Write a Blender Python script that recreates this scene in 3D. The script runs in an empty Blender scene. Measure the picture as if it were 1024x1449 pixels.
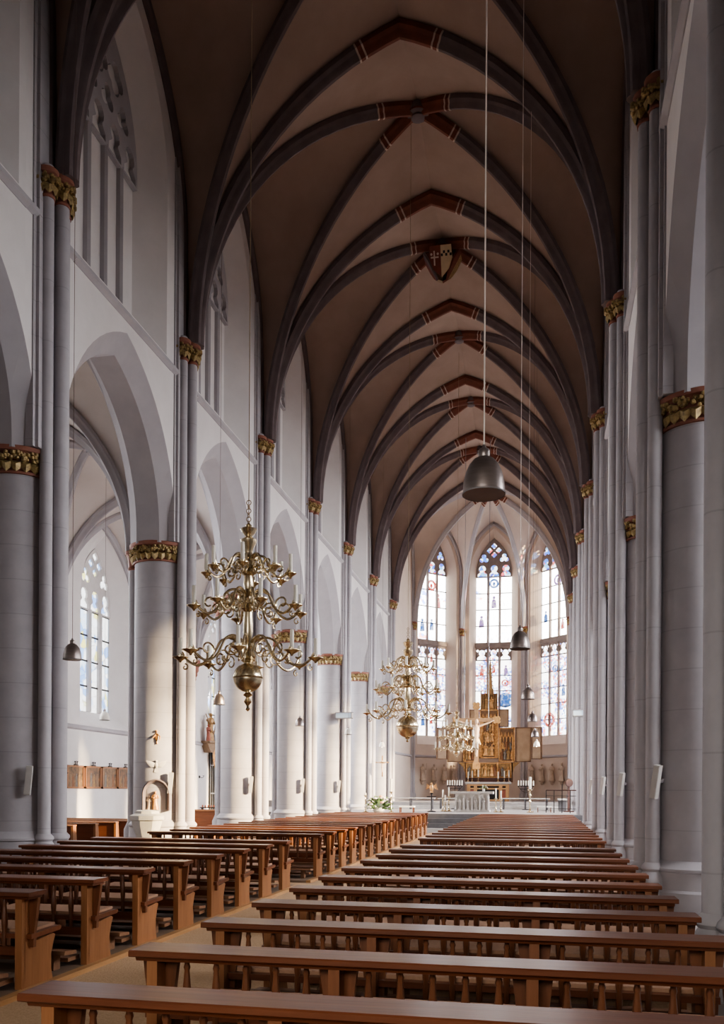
import bpy, bmesh, math, random
from mathutils import Vector, Matrix, geometry
from mathutils.bvhtree import BVHTree
random.seed(7)
PI = math.pi
sc = bpy.context.scene
COL = sc.collection
# ------------------------------------------------------------------ layout
XN = -3.5                       # nave axis
Y0, BAY = 14.65, 6.1
def YK(k): return Y0 + BAY * k
def XS(s, d): return XN + s * d - (.14 if s > 0 else 0)      # the right arcade stands a little closer to the axis
DW, DC, DB, DA = 5.45, 6.05, 6.65, 12.7      # wall face, column axis, arcade back, aisle wall (distances from the axis)
ZS = 13.0                       # nave springing
ZSTR = 12.2                     # string course
ZCAP = 7.95                     # arcade capital top
ZA, ZAA = 0.8, 1.15             # chancel and sanctuary floor

# ------------------------------------------------------------------ materials
def new_mat(name):
    m = bpy.data.materials.new(name); m.use_nodes = True
    nt = m.node_tree; b = nt.nodes['Principled BSDF']
    return m, nt, b
def N(nt, t, **kw):
    n = nt.nodes.new(t)
    for k, v in kw.items():
        if k in n.inputs: n.inputs[k].default_value = v
        else: setattr(n, k, v)
    return n
def mixc(nt, fac, a, b, blend='MIX'):
    n = nt.nodes.new('ShaderNodeMix'); n.data_type = 'RGBA'; n.blend_type = blend
    for i, v in ((0, fac), (6, a), (7, b)):
        if isinstance(v, bpy.types.NodeSocket): nt.links.new(v, n.inputs[i])
        else: n.inputs[i].default_value = v if i == 0 else (*v[:3], 1)
    return n.outputs[2]
def math_n(nt, op, a, b=0.0):
    n = nt.nodes.new('ShaderNodeMath'); n.operation = op
    for i, v in ((0, a), (1, b)):
        if isinstance(v, bpy.types.NodeSocket): nt.links.new(v, n.inputs[i])
        else: n.inputs[i].default_value = v
    return n.outputs[0]
def ramp(nt, fac, lo, hi):
    n = nt.nodes.new('ShaderNodeMapRange'); n.inputs[1].default_value = lo; n.inputs[2].default_value = hi
    nt.links.new(fac, n.inputs[0]); return n.outputs[0]
def mat(name, c1, c2=None, scale=3.0, rough=.7, metal=0., bump=0., stretch=(1, 1, 1), joints=None, vary=0., coat=0., detail=5., coord='Object', spec=.5):
    m, nt, b = new_mat(name)
    c2 = c2 or tuple(x * .8 for x in c1)
    tc = nt.nodes.new('ShaderNodeTexCoord'); mp = nt.nodes.new('ShaderNodeMapping')
    mp.inputs['Scale'].default_value = stretch
    nt.links.new(tc.outputs[coord], mp.inputs[0])
    no = N(nt, 'ShaderNodeTexNoise', Scale=scale, Detail=detail, Roughness=.6)
    nt.links.new(mp.outputs[0], no.inputs['Vector'])
    c = mixc(nt, ramp(nt, no.outputs['Fac'], .32, .68), c1, c2)
    if joints:
        sx = nt.nodes.new('ShaderNodeSeparateXYZ'); nt.links.new(tc.outputs['Object'], sx.inputs[0])
        fr = math_n(nt, 'FRACT', math_n(nt, 'DIVIDE', sx.outputs[2], joints))
        ln = math_n(nt, 'LESS_THAN', fr, .018 / joints)
        c = mixc(nt, math_n(nt, 'MULTIPLY', ln, .35), c, tuple(x * .55 for x in c1))
    if vary:
        oi = nt.nodes.new('ShaderNodeObjectInfo')
        v = math_n(nt, 'ADD', math_n(nt, 'MULTIPLY', oi.outputs['Random'], vary), 1 - vary / 2)
        mm = nt.nodes.new('ShaderNodeVectorMath'); mm.operation = 'SCALE'
        nt.links.new(c, mm.inputs[0]); nt.links.new(v, mm.inputs['Scale']); c = mm.outputs[0]
    nt.links.new(c, b.inputs['Base Color'])
    b.inputs['Roughness'].default_value = rough; b.inputs['Metallic'].default_value = metal
    b.inputs['Coat Weight'].default_value = coat; b.inputs['Coat Roughness'].default_value = .25
    b.inputs['Specular IOR Level'].default_value = spec
    if bump:
        bp = nt.nodes.new('ShaderNodeBump'); bp.inputs['Strength'].default_value = bump; bp.inputs['Distance'].default_value = .02
        nt.links.new(no.outputs['Fac'], bp.inputs['Height']); nt.links.new(bp.outputs[0], b.inputs['Normal'])
    return m
def glass_mat(name, strength, tint, amount, cell, seed, through=1.):
    """leaded stained glass: light passes through, and emission in the panes stands in for daylight behind them"""
    m, nt, b = new_mat(name)
    nt.nodes.remove(b); out = nt.nodes['Material Output']
    tc = nt.nodes.new('ShaderNodeTexCoord'); mp = nt.nodes.new('ShaderNodeMapping')
    mp.inputs['Location'].default_value = (seed, seed * .7, seed * 1.3)
    nt.links.new(tc.outputs['Object'], mp.inputs[0])
    vo = N(nt, 'ShaderNodeTexVoronoi', Scale=cell); nt.links.new(mp.outputs[0], vo.inputs['Vector'])
    ve = N(nt, 'ShaderNodeTexVoronoi', Scale=cell, feature='DISTANCE_TO_EDGE'); nt.links.new(mp.outputs[0], ve.inputs['Vector'])
    no = N(nt, 'ShaderNodeTexNoise', Scale=.95, Detail=2.); nt.links.new(mp.outputs[0], no.inputs['Vector'])
    sep = nt.nodes.new('ShaderNodeSeparateColor'); nt.links.new(vo.outputs['Color'], sep.inputs[0])
    cr = nt.nodes.new('ShaderNodeValToRGB'); cr.color_ramp.interpolation = 'CONSTANT'
    els = cr.color_ramp.elements
    els[0].position = 0; els[0].color = (*tint[0], 1); els[1].position = .18; els[1].color = (1, 1, .97, 1)
    for p, c in ((.4, tint[1]), (.55, (.95, .97, 1)), (.72, tint[2]), (.84, tint[3])):
        e = els.new(p); e.color = (*c, 1)
    nt.links.new(sep.outputs[0], cr.inputs[0])
    fac = ramp(nt, no.outputs['Fac'], amount, amount + .08)
    c = mixc(nt, fac, (1., .985, .95), cr.outputs[0])
    lead = ramp(nt, ve.outputs['Distance'], .035, .015)
    c = mixc(nt, math_n(nt, 'MULTIPLY', lead, .55), c, (.12, .11, .12))
    em = N(nt, 'ShaderNodeEmission', Strength=strength); nt.links.new(c, em.inputs[0])  # daylight glow is put into the panes themselves
    tr = nt.nodes.new('ShaderNodeBsdfTransparent'); nt.links.new(mixc(nt, through, (0, 0, 0), c), tr.inputs[0])
    ad = nt.nodes.new('ShaderNodeAddShader'); nt.links.new(em.outputs[0], ad.inputs[0]); nt.links.new(tr.outputs[0], ad.inputs[1])
    nt.links.new(ad.outputs[0], out.inputs[0])
    return m
def colour_glass(name, c, s=1.0):
    m, nt, b = new_mat(name)
    tc = nt.nodes.new('ShaderNodeTexCoord')
    vo = N(nt, 'ShaderNodeTexVoronoi', Scale=7.); nt.links.new(tc.outputs['Object'], vo.inputs['Vector'])
    sep = nt.nodes.new('ShaderNodeSeparateColor'); nt.links.new(vo.outputs['Color'], sep.inputs[0])
    cc = mixc(nt, ramp(nt, sep.outputs[1], .35, .9), c, (min(1, c[0] + .45), min(1, c[1] + .45), min(1, c[2] + .45)))
    nt.links.new(cc, b.inputs['Base Color']); nt.links.new(cc, b.inputs['Emission Color'])
    b.inputs['Emission Strength'].default_value = s; b.inputs['Roughness'].default_value = .3  # self-glow stands in for light from behind the glass
    return m
def emit(name, c, s):
    m, nt, b = new_mat(name)
    no = N(nt, 'ShaderNodeTexNoise', Scale=4.)
    nt.links.new(mixc(nt, no.outputs['Fac'], c, tuple(x * .9 for x in c)), b.inputs['Emission Color'])
    b.inputs['Base Color'].default_value = (*c, 1); b.inputs['Emission Strength'].default_value = s
    return m

M = {}
M['plaster'] = mat('plaster_white', (.74, .71, .70), (.68, .65, .64), 1.2, .9, bump=.06)
M['plasterapse'] = mat('plaster_cream', (.70, .60, .52), (.64, .54, .465), 1.2, .9, bump=.06)
M['stone'] = mat('stone_lilac_grey', (.46, .44, .455), (.40, .38, .40), 2.2, .85, bump=.12, joints=.62)
M['shaft'] = mat('stone_shaft', (.47, .45, .47), (.41, .39, .41), 2.0, .8, bump=.06, joints=1.1)
M['band'] = mat('stone_arch_band', (.44, .42, .435), (.39, .37, .39), 1.5, .85, bump=.05)
M['rib'] = mat('stone_rib', (.18, .145, .148), (.14, .11, .112), 2.5, .85, bump=.05)
M['ribred'] = mat('painted_rib_red', (.22, .07, .04), (.15, .05, .03), 3., .7)
M['ribwhite'] = mat('painted_rib_white', (.62, .52, .45), (.5, .42, .36), 3., .7)
M['web'] = mat('vault_plaster', (.40, .30, .25), (.345, .255, .21), .9, .95, bump=.03)
M['webaisle'] = mat('aisle_vault_plaster', (.66, .61, .58), (.6, .55, .52), .9, .95, bump=.03)
M['webapse'] = mat('apse_vault_plaster', (.60, .51, .45), (.54, .455, .40), .9, .95, bump=.03)
M['red'] = mat('painted_red', (.30, .125, .085), (.23, .09, .06), 6., .65)
M['gold'] = mat('gilded', (.46, .34, .15), (.19, .13, .06), 16., .5, metal=.3, bump=.25)
M['goldleaf'] = mat('gold_leaf', (.74, .42, .17), (.42, .20, .07), 9., .45, metal=.3, bump=.3)
M['oldgold'] = mat('old_gilded_wood', (.44, .27, .11), (.24, .13, .055), 7., .5, metal=.25, bump=.2)
M['brass'] = mat('brass', (.80, .69, .50), (.56, .46, .30), 5., .26, metal=1., bump=.05)
M['wood'] = mat('pew_wood_dark', (.20, .068, .031), (.135, .044, .020), 5., .36, stretch=(.25, 4, 4), bump=.08, vary=.35, coat=.22)
M['woodend'] = mat('pew_wood_end', (.38, .175, .08), (.28, .12, .05), 4., .42, stretch=(4, 4, .35), bump=.08, vary=.25, coat=.15)  # lighter copy: light on the end panels is put into the colour
M['woodmid'] = mat('pew_wood_middle', (.25, .10, .045), (.18, .068, .03), 4., .42, stretch=(4, 4, .35), bump=.08, vary=.25, coat=.15)  # darker copy of the end-panel wood, shade put into its colour
M['woodbal'] = mat('pew_wood_turned', (.20, .078, .036), (.13, .048, .022), 4., .36, stretch=(4, 4, .5), vary=.3, coat=.3)
M['woodfoot'] = mat('kneeler_wood', (.30, .16, .09), (.22, .11, .06), 5., .5, stretch=(.3, 4, 4), bump=.06)
M['cushion'] = mat('seat_cushion', (.46, .28, .185), (.40, .24, .155), 40., .9, bump=.1)
M['carpet'] = mat('sisal_carpet', (.64, .45, .285), (.50, .335, .195), 55., .95, bump=.5, detail=8)
M['curb'] = mat('oak_edge', (.52, .30, .14), (.42, .23, .10), 5., .5, stretch=(4, .3, 4), bump=.05)
M['boards'] = mat('dark_floor_boards', (.27, .19, .14), (.20, .14, .10), 5., .55, stretch=(.3, 4, 1), bump=.1)
M['flag'] = mat('stone_flags', (.36, .33, .31), (.28, .26, .25), 2., .6, bump=.08)
M['slate'] = mat('dark_step_stone', (.13, .125, .13), (.10, .095, .10), 4., .6, bump=.08)
M['palestone'] = mat('pale_carved_stone', (.62, .59, .55), (.52, .49, .46), 5., .8, bump=.12)
M['statue'] = mat('statue_stone', (.60, .49, .39), (.48, .38, .30), 8., .8, bump=.25)
M['lamp'] = mat('lamp_metal', (.33, .285, .27), (.27, .23, .22), 2., .38, metal=.85, stretch=(1, 1, 8))
M['lampin'] = mat('lamp_inside', (.55, .40, .24), (.35, .25, .15), 20., .4, metal=.3)
M['cord'] = mat('cord_white', (.80, .72, .66), (.72, .64, .58), 8., .6)
M['cable'] = mat('cable_dark', (.16, .11, .09), (.12, .08, .07), 8., .6)
M['goldcable'] = mat('cable_gilded', (.36, .27, .18), (.3, .22, .14), 8., .45, metal=.4)
M['candle'] = mat('candle_wax', (.90, .86, .76), (.86, .80, .68), 5., .5)
M['iron'] = mat('wrought_iron', (.05, .045, .045), (.035, .03, .03), 8., .5, metal=.6)
M['speaker'] = mat('speaker_grey', (.52, .50, .47), (.48, .46, .44), 5., .6)
M['speakerback'] = mat('speaker_back', (.23, .21, .215), (.2, .18, .19), 5., .6)
M['leaf'] = mat('leaf_green', (.10, .17, .06), (.05, .09, .035), 9., .6)
M['white'] = mat('petal_white', (.85, .82, .76), (.78, .74, .66), 9., .7)
M['pink'] = mat('petal_apricot', (.75, .45, .30), (.62, .33, .2), 9., .7)
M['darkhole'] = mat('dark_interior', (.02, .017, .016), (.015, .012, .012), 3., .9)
M['painting'] = mat('old_panel_painting', (.30, .14, .06), (.06, .055, .045), 4.5, .5, detail=8)
M['painting2'] = mat('old_panel_painting_light', (.32, .18, .08), (.07, .05, .04), 5.5, .5, detail=8)
M['robe_red'] = mat('robe_red', (.34, .10, .06), (.22, .07, .05), 9., .6)
M['robe_blue'] = mat('robe_blue', (.13, .17, .24), (.09, .11, .16), 9., .6)
M['carvedred'] = mat('carved_robe_red', (.30, .13, .06), (.20, .09, .04), 9., .55, metal=.15)
M['carvedblue'] = mat('carved_robe_grey', (.23, .20, .17), (.15, .13, .11), 9., .55, metal=.15)
M['skin'] = mat('carved_flesh', (.50, .37, .27), (.42, .30, .21), 9., .6)
M['cross'] = mat('old_cross_wood', (.27, .175, .10), (.21, .13, .075), 6., .55, bump=.1)
M['wing'] = mat('grisaille_wing', (.44, .31, .20), (.33, .22, .135), 1.6, .5, detail=6)
M['wingdark'] = mat('wing_frame', (.22, .12, .06), (.16, .085, .045), 6., .5)
M['bronze'] = mat('shield_red', (.20, .05, .03), (.15, .04, .025), 5., .6)
M['ivory'] = mat('shield_ivory', (.62, .50, .33), (.52, .42, .27), 5., .6)
M['black'] = mat('black_paint', (.02, .02, .02), (.03, .03, .03), 5., .6)
M['signglass'] = mat('pale_blue_glass', (.55, .66, .76), (.48, .6, .72), 3., .2)
M['book'] = mat('booklet_paper', (.8, .76, .68), (.7, .66, .6), 5., .7)
M['gong'] = mat('red_brown_wood', (.07, .022, .013), (.05, .016, .01), 6., .5)
M['frame'] = mat('grey_metal_frame', (.33, .33, .35), (.28, .28, .3), 6., .5, metal=.4)
M['mullion'] = mat('tracery_stone', (.34, .29, .27), (.27, .23, .22), 3., .85)
M['mullionpale'] = mat('tracery_stone_pale', (.6, .57, .56), (.54, .51, .5), 3., .85)
M['lit'] = emit('lamp_glow', (1., .9, .72), 6.)
COLS = [(.22, .30, .68), (.80, .34, .28), (.45, .62, .85), (.78, .70, .88)]
COLA = [(.35, .52, .85), (.85, .80, .30), (.30, .45, .80), (.65, .80, .98)]
COLL = [(.12, .18, .52), (.66, .2, .15), (.25, .42, .66), (.6, .5, .75)]
M['glass_apse'] = glass_mat('stained_glass_apse', 7.0, COLS, .58, 4.6, 3.1, .22)
M['glass_apse_low'] = glass_mat('stained_glass_apse_lower', 4.2, COLL, .43, 8.5, 8.4, .22)
M['glass_tracery'] = glass_mat('stained_glass_tracery', 1.9, [(.08, .2, .7), (.2, .45, .8), (.75, .15, .15), (.1, .12, .5)], .30, 5., 1.7)
M['glass_aisle'] = glass_mat('stained_glass_aisle', 1.7, COLA, .42, 3.4, 5.)
M['glass_day'] = glass_mat('plain_glass_daylight', 4., COLA, .62, 3., 2.)
M['glass_rear'] = glass_mat('stained_glass_shaded', .9, COLA, .62, 3., 2., .0)  # dimmed copy that stops the sun, to keep the rear bays dark
M['g_blue'] = colour_glass('glass_blue', (.06, .18, .50), .9)
M['g_red'] = colour_glass('glass_red', (.58, .10, .07), .9)
M['g_violet'] = colour_glass('glass_violet', (.34, .22, .50), .9)
M['g_gold'] = colour_glass('glass_gold', (.80, .55, .10), 1.)

# ------------------------------------------------------------------ mesh helpers
class MB:
    def __init__(s): s.v = []; s.f = []; s.m = []; s.cur = 0
    def add(s, vs, fs):
        o = len(s.v); s.v += [tuple(p) for p in vs]
        for f in fs: s.f.append([i + o for i in f]); s.m.append(s.cur)
        return s
    def box(s, c, d, mtx=None):
        x, y, z = d[0] / 2, d[1] / 2, d[2] / 2
        vs = [Vector((i * x, j * y, k * z)) for i in (-1, 1) for j in (-1, 1) for k in (-1, 1)]
        if mtx: vs = [mtx @ p for p in vs]
        return s.add([p + Vector(c) for p in vs], [(0, 1, 3, 2), (4, 6, 7, 5), (0, 4, 5, 1), (2, 3, 7, 6), (0, 2, 6, 4), (1, 5, 7, 3)])
    def bb(s, x0, x1, y0, y1, z0, z1): return s.box(((x0 + x1) / 2, (y0 + y1) / 2, (z0 + z1) / 2), (x1 - x0, y1 - y0, z1 - z0))
    def prism(s, poly, axis, a, b):
        """poly: 2D points in the plane of the two other axes (cyclic order)"""
        def P(p, t):
            return {'x': (t, p[0], p[1]), 'y': (p[0], t, p[1]), 'z': (p[0], p[1], t)}[axis]
        n = len(poly)
        return s.add([P(p, a) for p in poly] + [P(p, b) for p in poly],
                     [list(range(n))[::-1], list(range(n, 2 * n))] + [(i, (i + 1) % n, n + (i + 1) % n, n + i) for i in range(n)])
    def lathe(s, prof, n=16, c=(0, 0, 0), sx=1, sy=1):
        vs = []; fs = []; k = len(prof)
        for i in range(n):
            a = 2 * PI * i / n; ca, sa = math.cos(a) * sx, math.sin(a) * sy
            vs += [(c[0] + r * ca, c[1] + r * sa, c[2] + z) for r, z in prof]
        for i in range(n):
            j = (i + 1) % n
            fs += [(i * k + q, j * k + q, j * k + q + 1, i * k + q + 1) for q in range(k - 1)]
        if prof[0][0] > 1e-4: fs.append([i * k for i in range(n)][::-1])
        if prof[-1][0] > 1e-4: fs.append([i * k + k - 1 for i in range(n)])
        return s.add(vs, fs)
    def tube(s, pts, r, n=8, caps=True):
        pts = [Vector(p) for p in pts]; k = len(pts)
        rs = r if isinstance(r, (list, tuple)) else [r] * k
        t0 = (pts[1] - pts[0]).normalized()
        u = t0.orthogonal().normalized(); vs = []; fs = []
        for i in range(k):
            t = (pts[min(i + 1, k - 1)] - pts[max(i - 1, 0)])
            if t.length < 1e-9: t = t0
            t.normalize(); u = (u - t * u.dot(t)).normalized(); w = t.cross(u)
            vs += [pts[i] + (u * math.cos(2 * PI * q / n) + w * math.sin(2 * PI * q / n)) * rs[i] for q in range(n)]
        for i in range(k - 1):
            fs += [(i * n + q, i * n + (q + 1) % n, (i + 1) * n + (q + 1) % n, (i + 1) * n + q) for q in range(n)]
        if caps: fs += [list(range(n))[::-1], [(k - 1) * n + q for q in range(n)]]
        return s.add(vs, fs)
    def ball(s, c, r, n=8, sc_=(1, 1, 1)):
        k = max(4, n // 2 + 1)
        return s.lathe([(max(1e-5, r * math.sin(PI * i / (k - 1))) * sc_[0], -r * math.cos(PI * i / (k - 1)) * sc_[2]) for i in range(k)], n, c, 1, sc_[1] / sc_[0])
    def sweep(s, pts, h, prof):
        """profile (b,n) swept along a curve lying in the vertical plane of horizontal direction h"""
        h = Vector(h).normalized(); B = Vector((-h.y, h.x, 0)); Z = Vector((0, 0, 1))
        k = len(pts); n = len(prof); vs = []; fs = []
        for i in range(k):
            t = (Vector(pts[min(i + 1, k - 1)]) - Vector(pts[max(i - 1, 0)])).normalized()
            nn = h * t.z - Z * t.dot(h)
            vs += [Vector(pts[i]) + B * b + nn * q for b, q in prof]
        for i in range(k - 1):
            fs += [(i * n + q, i * n + (q + 1) % n, (i + 1) * n + (q + 1) % n, (i + 1) * n + q) for q in range(n)]
        fs += [list(range(n))[::-1], [(k - 1) * n + q for q in range(n)]]
        return s.add(vs, fs)
    def grid(s, rows):
        """rows: list of equal-length point lists -> quads"""
        n = len(rows[0]); vs = [p for r in rows for p in r]
        return s.add(vs, [(i * n + q, i * n + q + 1, (i + 1) * n + q + 1, (i + 1) * n + q) for i in range(len(rows) - 1) for q in range(n - 1)])
    def xform(s, mtx):
        s.v = [tuple(mtx @ Vector(p)) for p in s.v]; return s
    def mesh(s, name, mats, smooth=35):
        me = bpy.data.meshes.new(name); me.from_pydata(s.v, [], s.f); me.update()
        for m in (mats if isinstance(mats, (list, tuple)) else [mats]): me.materials.append(m)
        for p, mi in zip(me.polygons, s.m): p.material_index = mi; p.use_smooth = smooth > 0
        if smooth: me.set_sharp_from_angle(angle=math.radians(smooth))
        return me
    def build(s, name, mats, parent=None, loc=None, smooth=35):
        o = bpy.data.objects.new(name, s.mesh(name, mats, smooth)); COL.objects.link(o)
        if parent: o.parent = parent
        if loc: o.location = loc
        return o
def thing(name, label, cat, loc=(0, 0, 0), rz=0, group=None):
    o = bpy.data.objects.new(name, None); COL.objects.link(o); o.empty_display_size = .2
    o.location = loc; o.rotation_euler = (0, 0, rz)
    return tag(o, label, cat, group)
def tag(o, label, cat, group=None):
    o['label'] = label; o['category'] = cat
    if group: o['group'] = group
    return o
def struct(o): o['kind'] = 'structure'; return o
def sthing(name):
    o = bpy.data.objects.new(name, None); COL.objects.link(o); o.empty_display_size = .2; return struct(o)
def dup(root, loc, rz=None, label=None, group=None, scale=None):
    r = root.copy(); COL.objects.link(r); r.location = loc
    if rz is not None: r.rotation_euler = (0, 0, rz)
    if scale: r.scale = (scale,) * 3
    if label: r['label'] = label
    if group: r['group'] = group
    for ch in root.children:
        c = ch.copy(); COL.objects.link(c); c.parent = r
        for g in ch.children:
            d = g.copy(); COL.objects.link(d); d.parent = c
    return r
ORD = 'first second third fourth fifth sixth seventh eighth ninth tenth eleventh twelfth thirteenth fourteenth fifteenth sixteenth seventeenth eighteenth'.split()

def arch(a, rise, n=12):
    """pointed arch from (-a,0) over (0,rise) to (a,0)"""
    e = (rise * rise - a * a) / (2 * a); R = a + e; p1 = math.acos(max(-1, min(1, e / R)))
    L = [(e - R * math.cos(p1 * i / n), R * math.sin(p1 * i / n)) for i in range(n + 1)]
    return L + [(-x, z) for x, z in L[-2::-1]]
def rise_curve(P, Q, zs, za, n=20, stilt=0.):
    """half pointed arch in space from P (xy) at zs up to Q (xy) at za"""
    P = Vector(P); Q = Vector(Q); a = (Q - P).length; h = (Q - P) / a; r = za - zs - stilt
    e = (r * r - a * a) / (2 * a); R = a + e; p1 = math.acos(max(-1, min(1, e / R)))
    pts = [(0, zs)] if stilt else []
    pts += [(R * (1 - math.cos(p1 * i / n)), zs + stilt + R * math.sin(p1 * i / n)) for i in range(n + 1)]
    d = [0]
    for i in range(1, len(pts)): d.append(d[-1] + math.hypot(pts[i][0] - pts[i - 1][0], pts[i][1] - pts[i - 1][1]))
    out = []
    for k in range(n + 1):
        t = d[-1] * k / n; i = 1
        while i < len(d) - 1 and d[i] < t: i += 1
        f = (t - d[i - 1]) / (d[i] - d[i - 1])
        x = pts[i - 1][0] + f * (pts[i][0] - pts[i - 1][0]); z = pts[i - 1][1] + f * (pts[i][1] - pts[i - 1][1])
        out.append(Vector((P.x + h.x * x, P.y + h.y * x, z)))
    return out
def ribprof(w, d):
    h = [(.5, 0), (.5, .38), (.36, .55), (.30, .62), (.24, .84), (.10, 1.)]
    return [(b * w, n * d) for b, n in h] + [(-b * w, n * d) for b, n in h[::-1]]
def foil(m, c, r, rot=0, n=40, cx=0, cz=0, s=1):
    out = []
    for i in range(n):
        th = 2 * PI * i / n; best = .35 * c
        for q in range(m):
            al = rot + 2 * PI * q / m; dd = r * r - (c * math.sin(th - al)) ** 2
            if dd >= 0: best = max(best, c * math.cos(th - al) + math.sqrt(dd))
        out.append((cx + s * best * math.cos(th), cz + s * best * math.sin(th)))
    return out
def light_head(cx, z, w, h):
    p = [(cx - w, z), (cx + w, z), (cx + w * .97, z + .22 * h), (cx + w * .5, z + .40 * h)]
    p += [(cx + .31 * h * math.cos(a), z + .69 * h + .31 * h * math.sin(a)) for a in [math.radians(-50 + 28 * i) for i in range(11)]]
    return p + [(cx - w * .5, z + .40 * h), (cx - w * .97, z + .22 * h)]
def inside(p, poly):
    r = False; j = len(poly) - 1
    for i in range(len(poly)):
        a, b = poly[i], poly[j]
        if (a[1] > p[1]) != (b[1] > p[1]) and p[0] < (b[0] - a[0]) * (p[1] - a[1]) / (b[1] - a[1]) + a[0]: r = not r
        j = i
    return r
def plate(outer, holes, y0, y1):
    """flat plate in the xz plane with holes, thickness y0..y1"""
    vs = []; ed = []
    for lp in [outer] + holes:
        o = len(vs); vs += [Vector(p) for p in lp]; ed += [(o + i, o + (i + 1) % len(lp)) for i in range(len(lp))]
    r = geometry.delaunay_2d_cdt(vs, ed, [], 0, 1e-5)
    V, F = r[0], r[2]; mb = MB(); keep = []
    for f in F:
        c = (sum(V[i][0] for i in f) / 3, sum(V[i][1] for i in f) / 3)
        if inside(c, outer) and not any(inside(c, h) for h in holes): keep.append(list(f))
    mb.add([(p[0], y0, p[1]) for p in V], keep); mb.add([(p[0], y1, p[1]) for p in V], keep)
    for lp in [outer] + holes:
        n = len(lp)
        mb.add([(p[0], y0, p[1]) for p in lp] + [(p[0], y1, p[1]) for p in lp], [(i, (i + 1) % n, n + (i + 1) % n, n + i) for i in range(n)])
    return mb

# a wall panel in local coordinates: x along the wall, y depth into the wall (0 = room face), z up
def frame(P0, P1, into):
    P0 = Vector((*P0, 0)); u = (Vector((*P1, 0)) - P0); L = u.length; u.normalize()
    w = Vector((*into, 0)).normalized()
    return Matrix(((u.x, w.x, 0, P0.x), (u.y, w.y, 0, P0.y), (0, 0, 1, 0), (0, 0, 0, 1))), L
def opening_loop(cx, a, sill, spring, rise, n=12):
    return [(cx - a, sill)] + [(cx + x, spring + z) for x, z in arch(a, rise, n)] + [(cx + a, sill)]
def wall_face(mb, x0, x1, z0, z1, y, lp, sill):
    """wall at depth y from x0..x1 with the opening loop cut out"""
    xs0, xs1 = lp[0][0], lp[-1][0]
    mb.add([(x0, y, z0), (xs0, y, z0), (xs0, y, z1), (x0, y, z1)], [(0, 1, 2, 3)])
    mb.add([(xs1, y, z0), (x1, y, z0), (x1, y, z1), (xs1, y, z1)], [(0, 1, 2, 3)])
    if sill > z0 + 1e-4: mb.add([(xs0, y, z0), (xs1, y, z0), (xs1, y, sill), (xs0, y, sill)], [(0, 1, 2, 3)])
    c = lp[1:-1]
    mb.grid([[(p[0], y, p[1]) for p in c], [(p[0], y, z1) for p in c]])
def reveal(mb, la, ya, lb, yb, close=True):
    a = [(p[0], ya, p[1]) for p in la]; b = [(p[0], yb, p[1]) for p in lb]
    if close: a.append(a[0]); b.append(b[0])
    mb.grid([a, b])

def clip(mb, planes):
    """cut a mesh by planes (point, outward normal) and drop the outer side"""
    bm = bmesh.new(); vs = [bm.verts.new(p) for p in mb.v]
    for f in mb.f:
        try: bm.faces.new([vs[i] for i in f])
        except ValueError: pass
    for co, no in planes:
        bmesh.ops.bisect_plane(bm, geom=bm.verts[:] + bm.edges[:] + bm.faces[:], plane_co=co, plane_no=no, clear_outer=True, dist=1e-5)
    bm.verts.index_update(); out = MB(); out.add([v.co.copy() for v in bm.verts], [[v.index for v in f.verts] for f in bm.faces]); bm.free(); return out
# ------------------------------------------------------------------ floors
struct(MB().bb(-17.5, 10.5, -4, 37.2, -.3, 0).build('floor', M['flag']))
struct(MB().bb(-4.44, -1.9, -4, 36.2, 0, .012).build('floor_carpet', M['carpet']))
struct(MB().bb(-1.9, 1.3, -4, 36.2, 0, .010).build('floor_carpet', M['carpet']))
struct(MB().bb(-8.6, -4.44, 14.95 + .9, 16.6, 0, .012).build('floor_carpet', M['carpet']))
def platform(y0, y1):
    p = struct(MB().bb(-8.5, -4.53, y0, y1, 0, .056).build('floor_platform', M['boards']))
    MB().bb(-4.53, -4.44, y0, y1, 0, .060).build('oak_edge', M['curb'], p)
platform(-3.6, 15.85); platform(16.6, 36.2)
st = sthing('floor_chancel')
MB().bb(-17.5, 10.5, 38.6, 49, -.3, ZA).build('chancel_paving', M['flag'], st)
MB().bb(-17.5, 10.5, 49.0, 61.5, -.3, ZAA).build('sanctuary_paving', M['flag'], st)
for i in range(4):
    MB().bb(-17.5, 10.5, 36.9 + i * .42, 38.65, -.2, .2 * (i + 1) if i < 3 else ZA - .004).build('step', M['palestone' if i == 0 else 'slate'], st)
MB().bb(-8.3, 1.3, 48.6, 49.0, ZA - .1, ZA + .17).build('step', M['palestone'], st)

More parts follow.
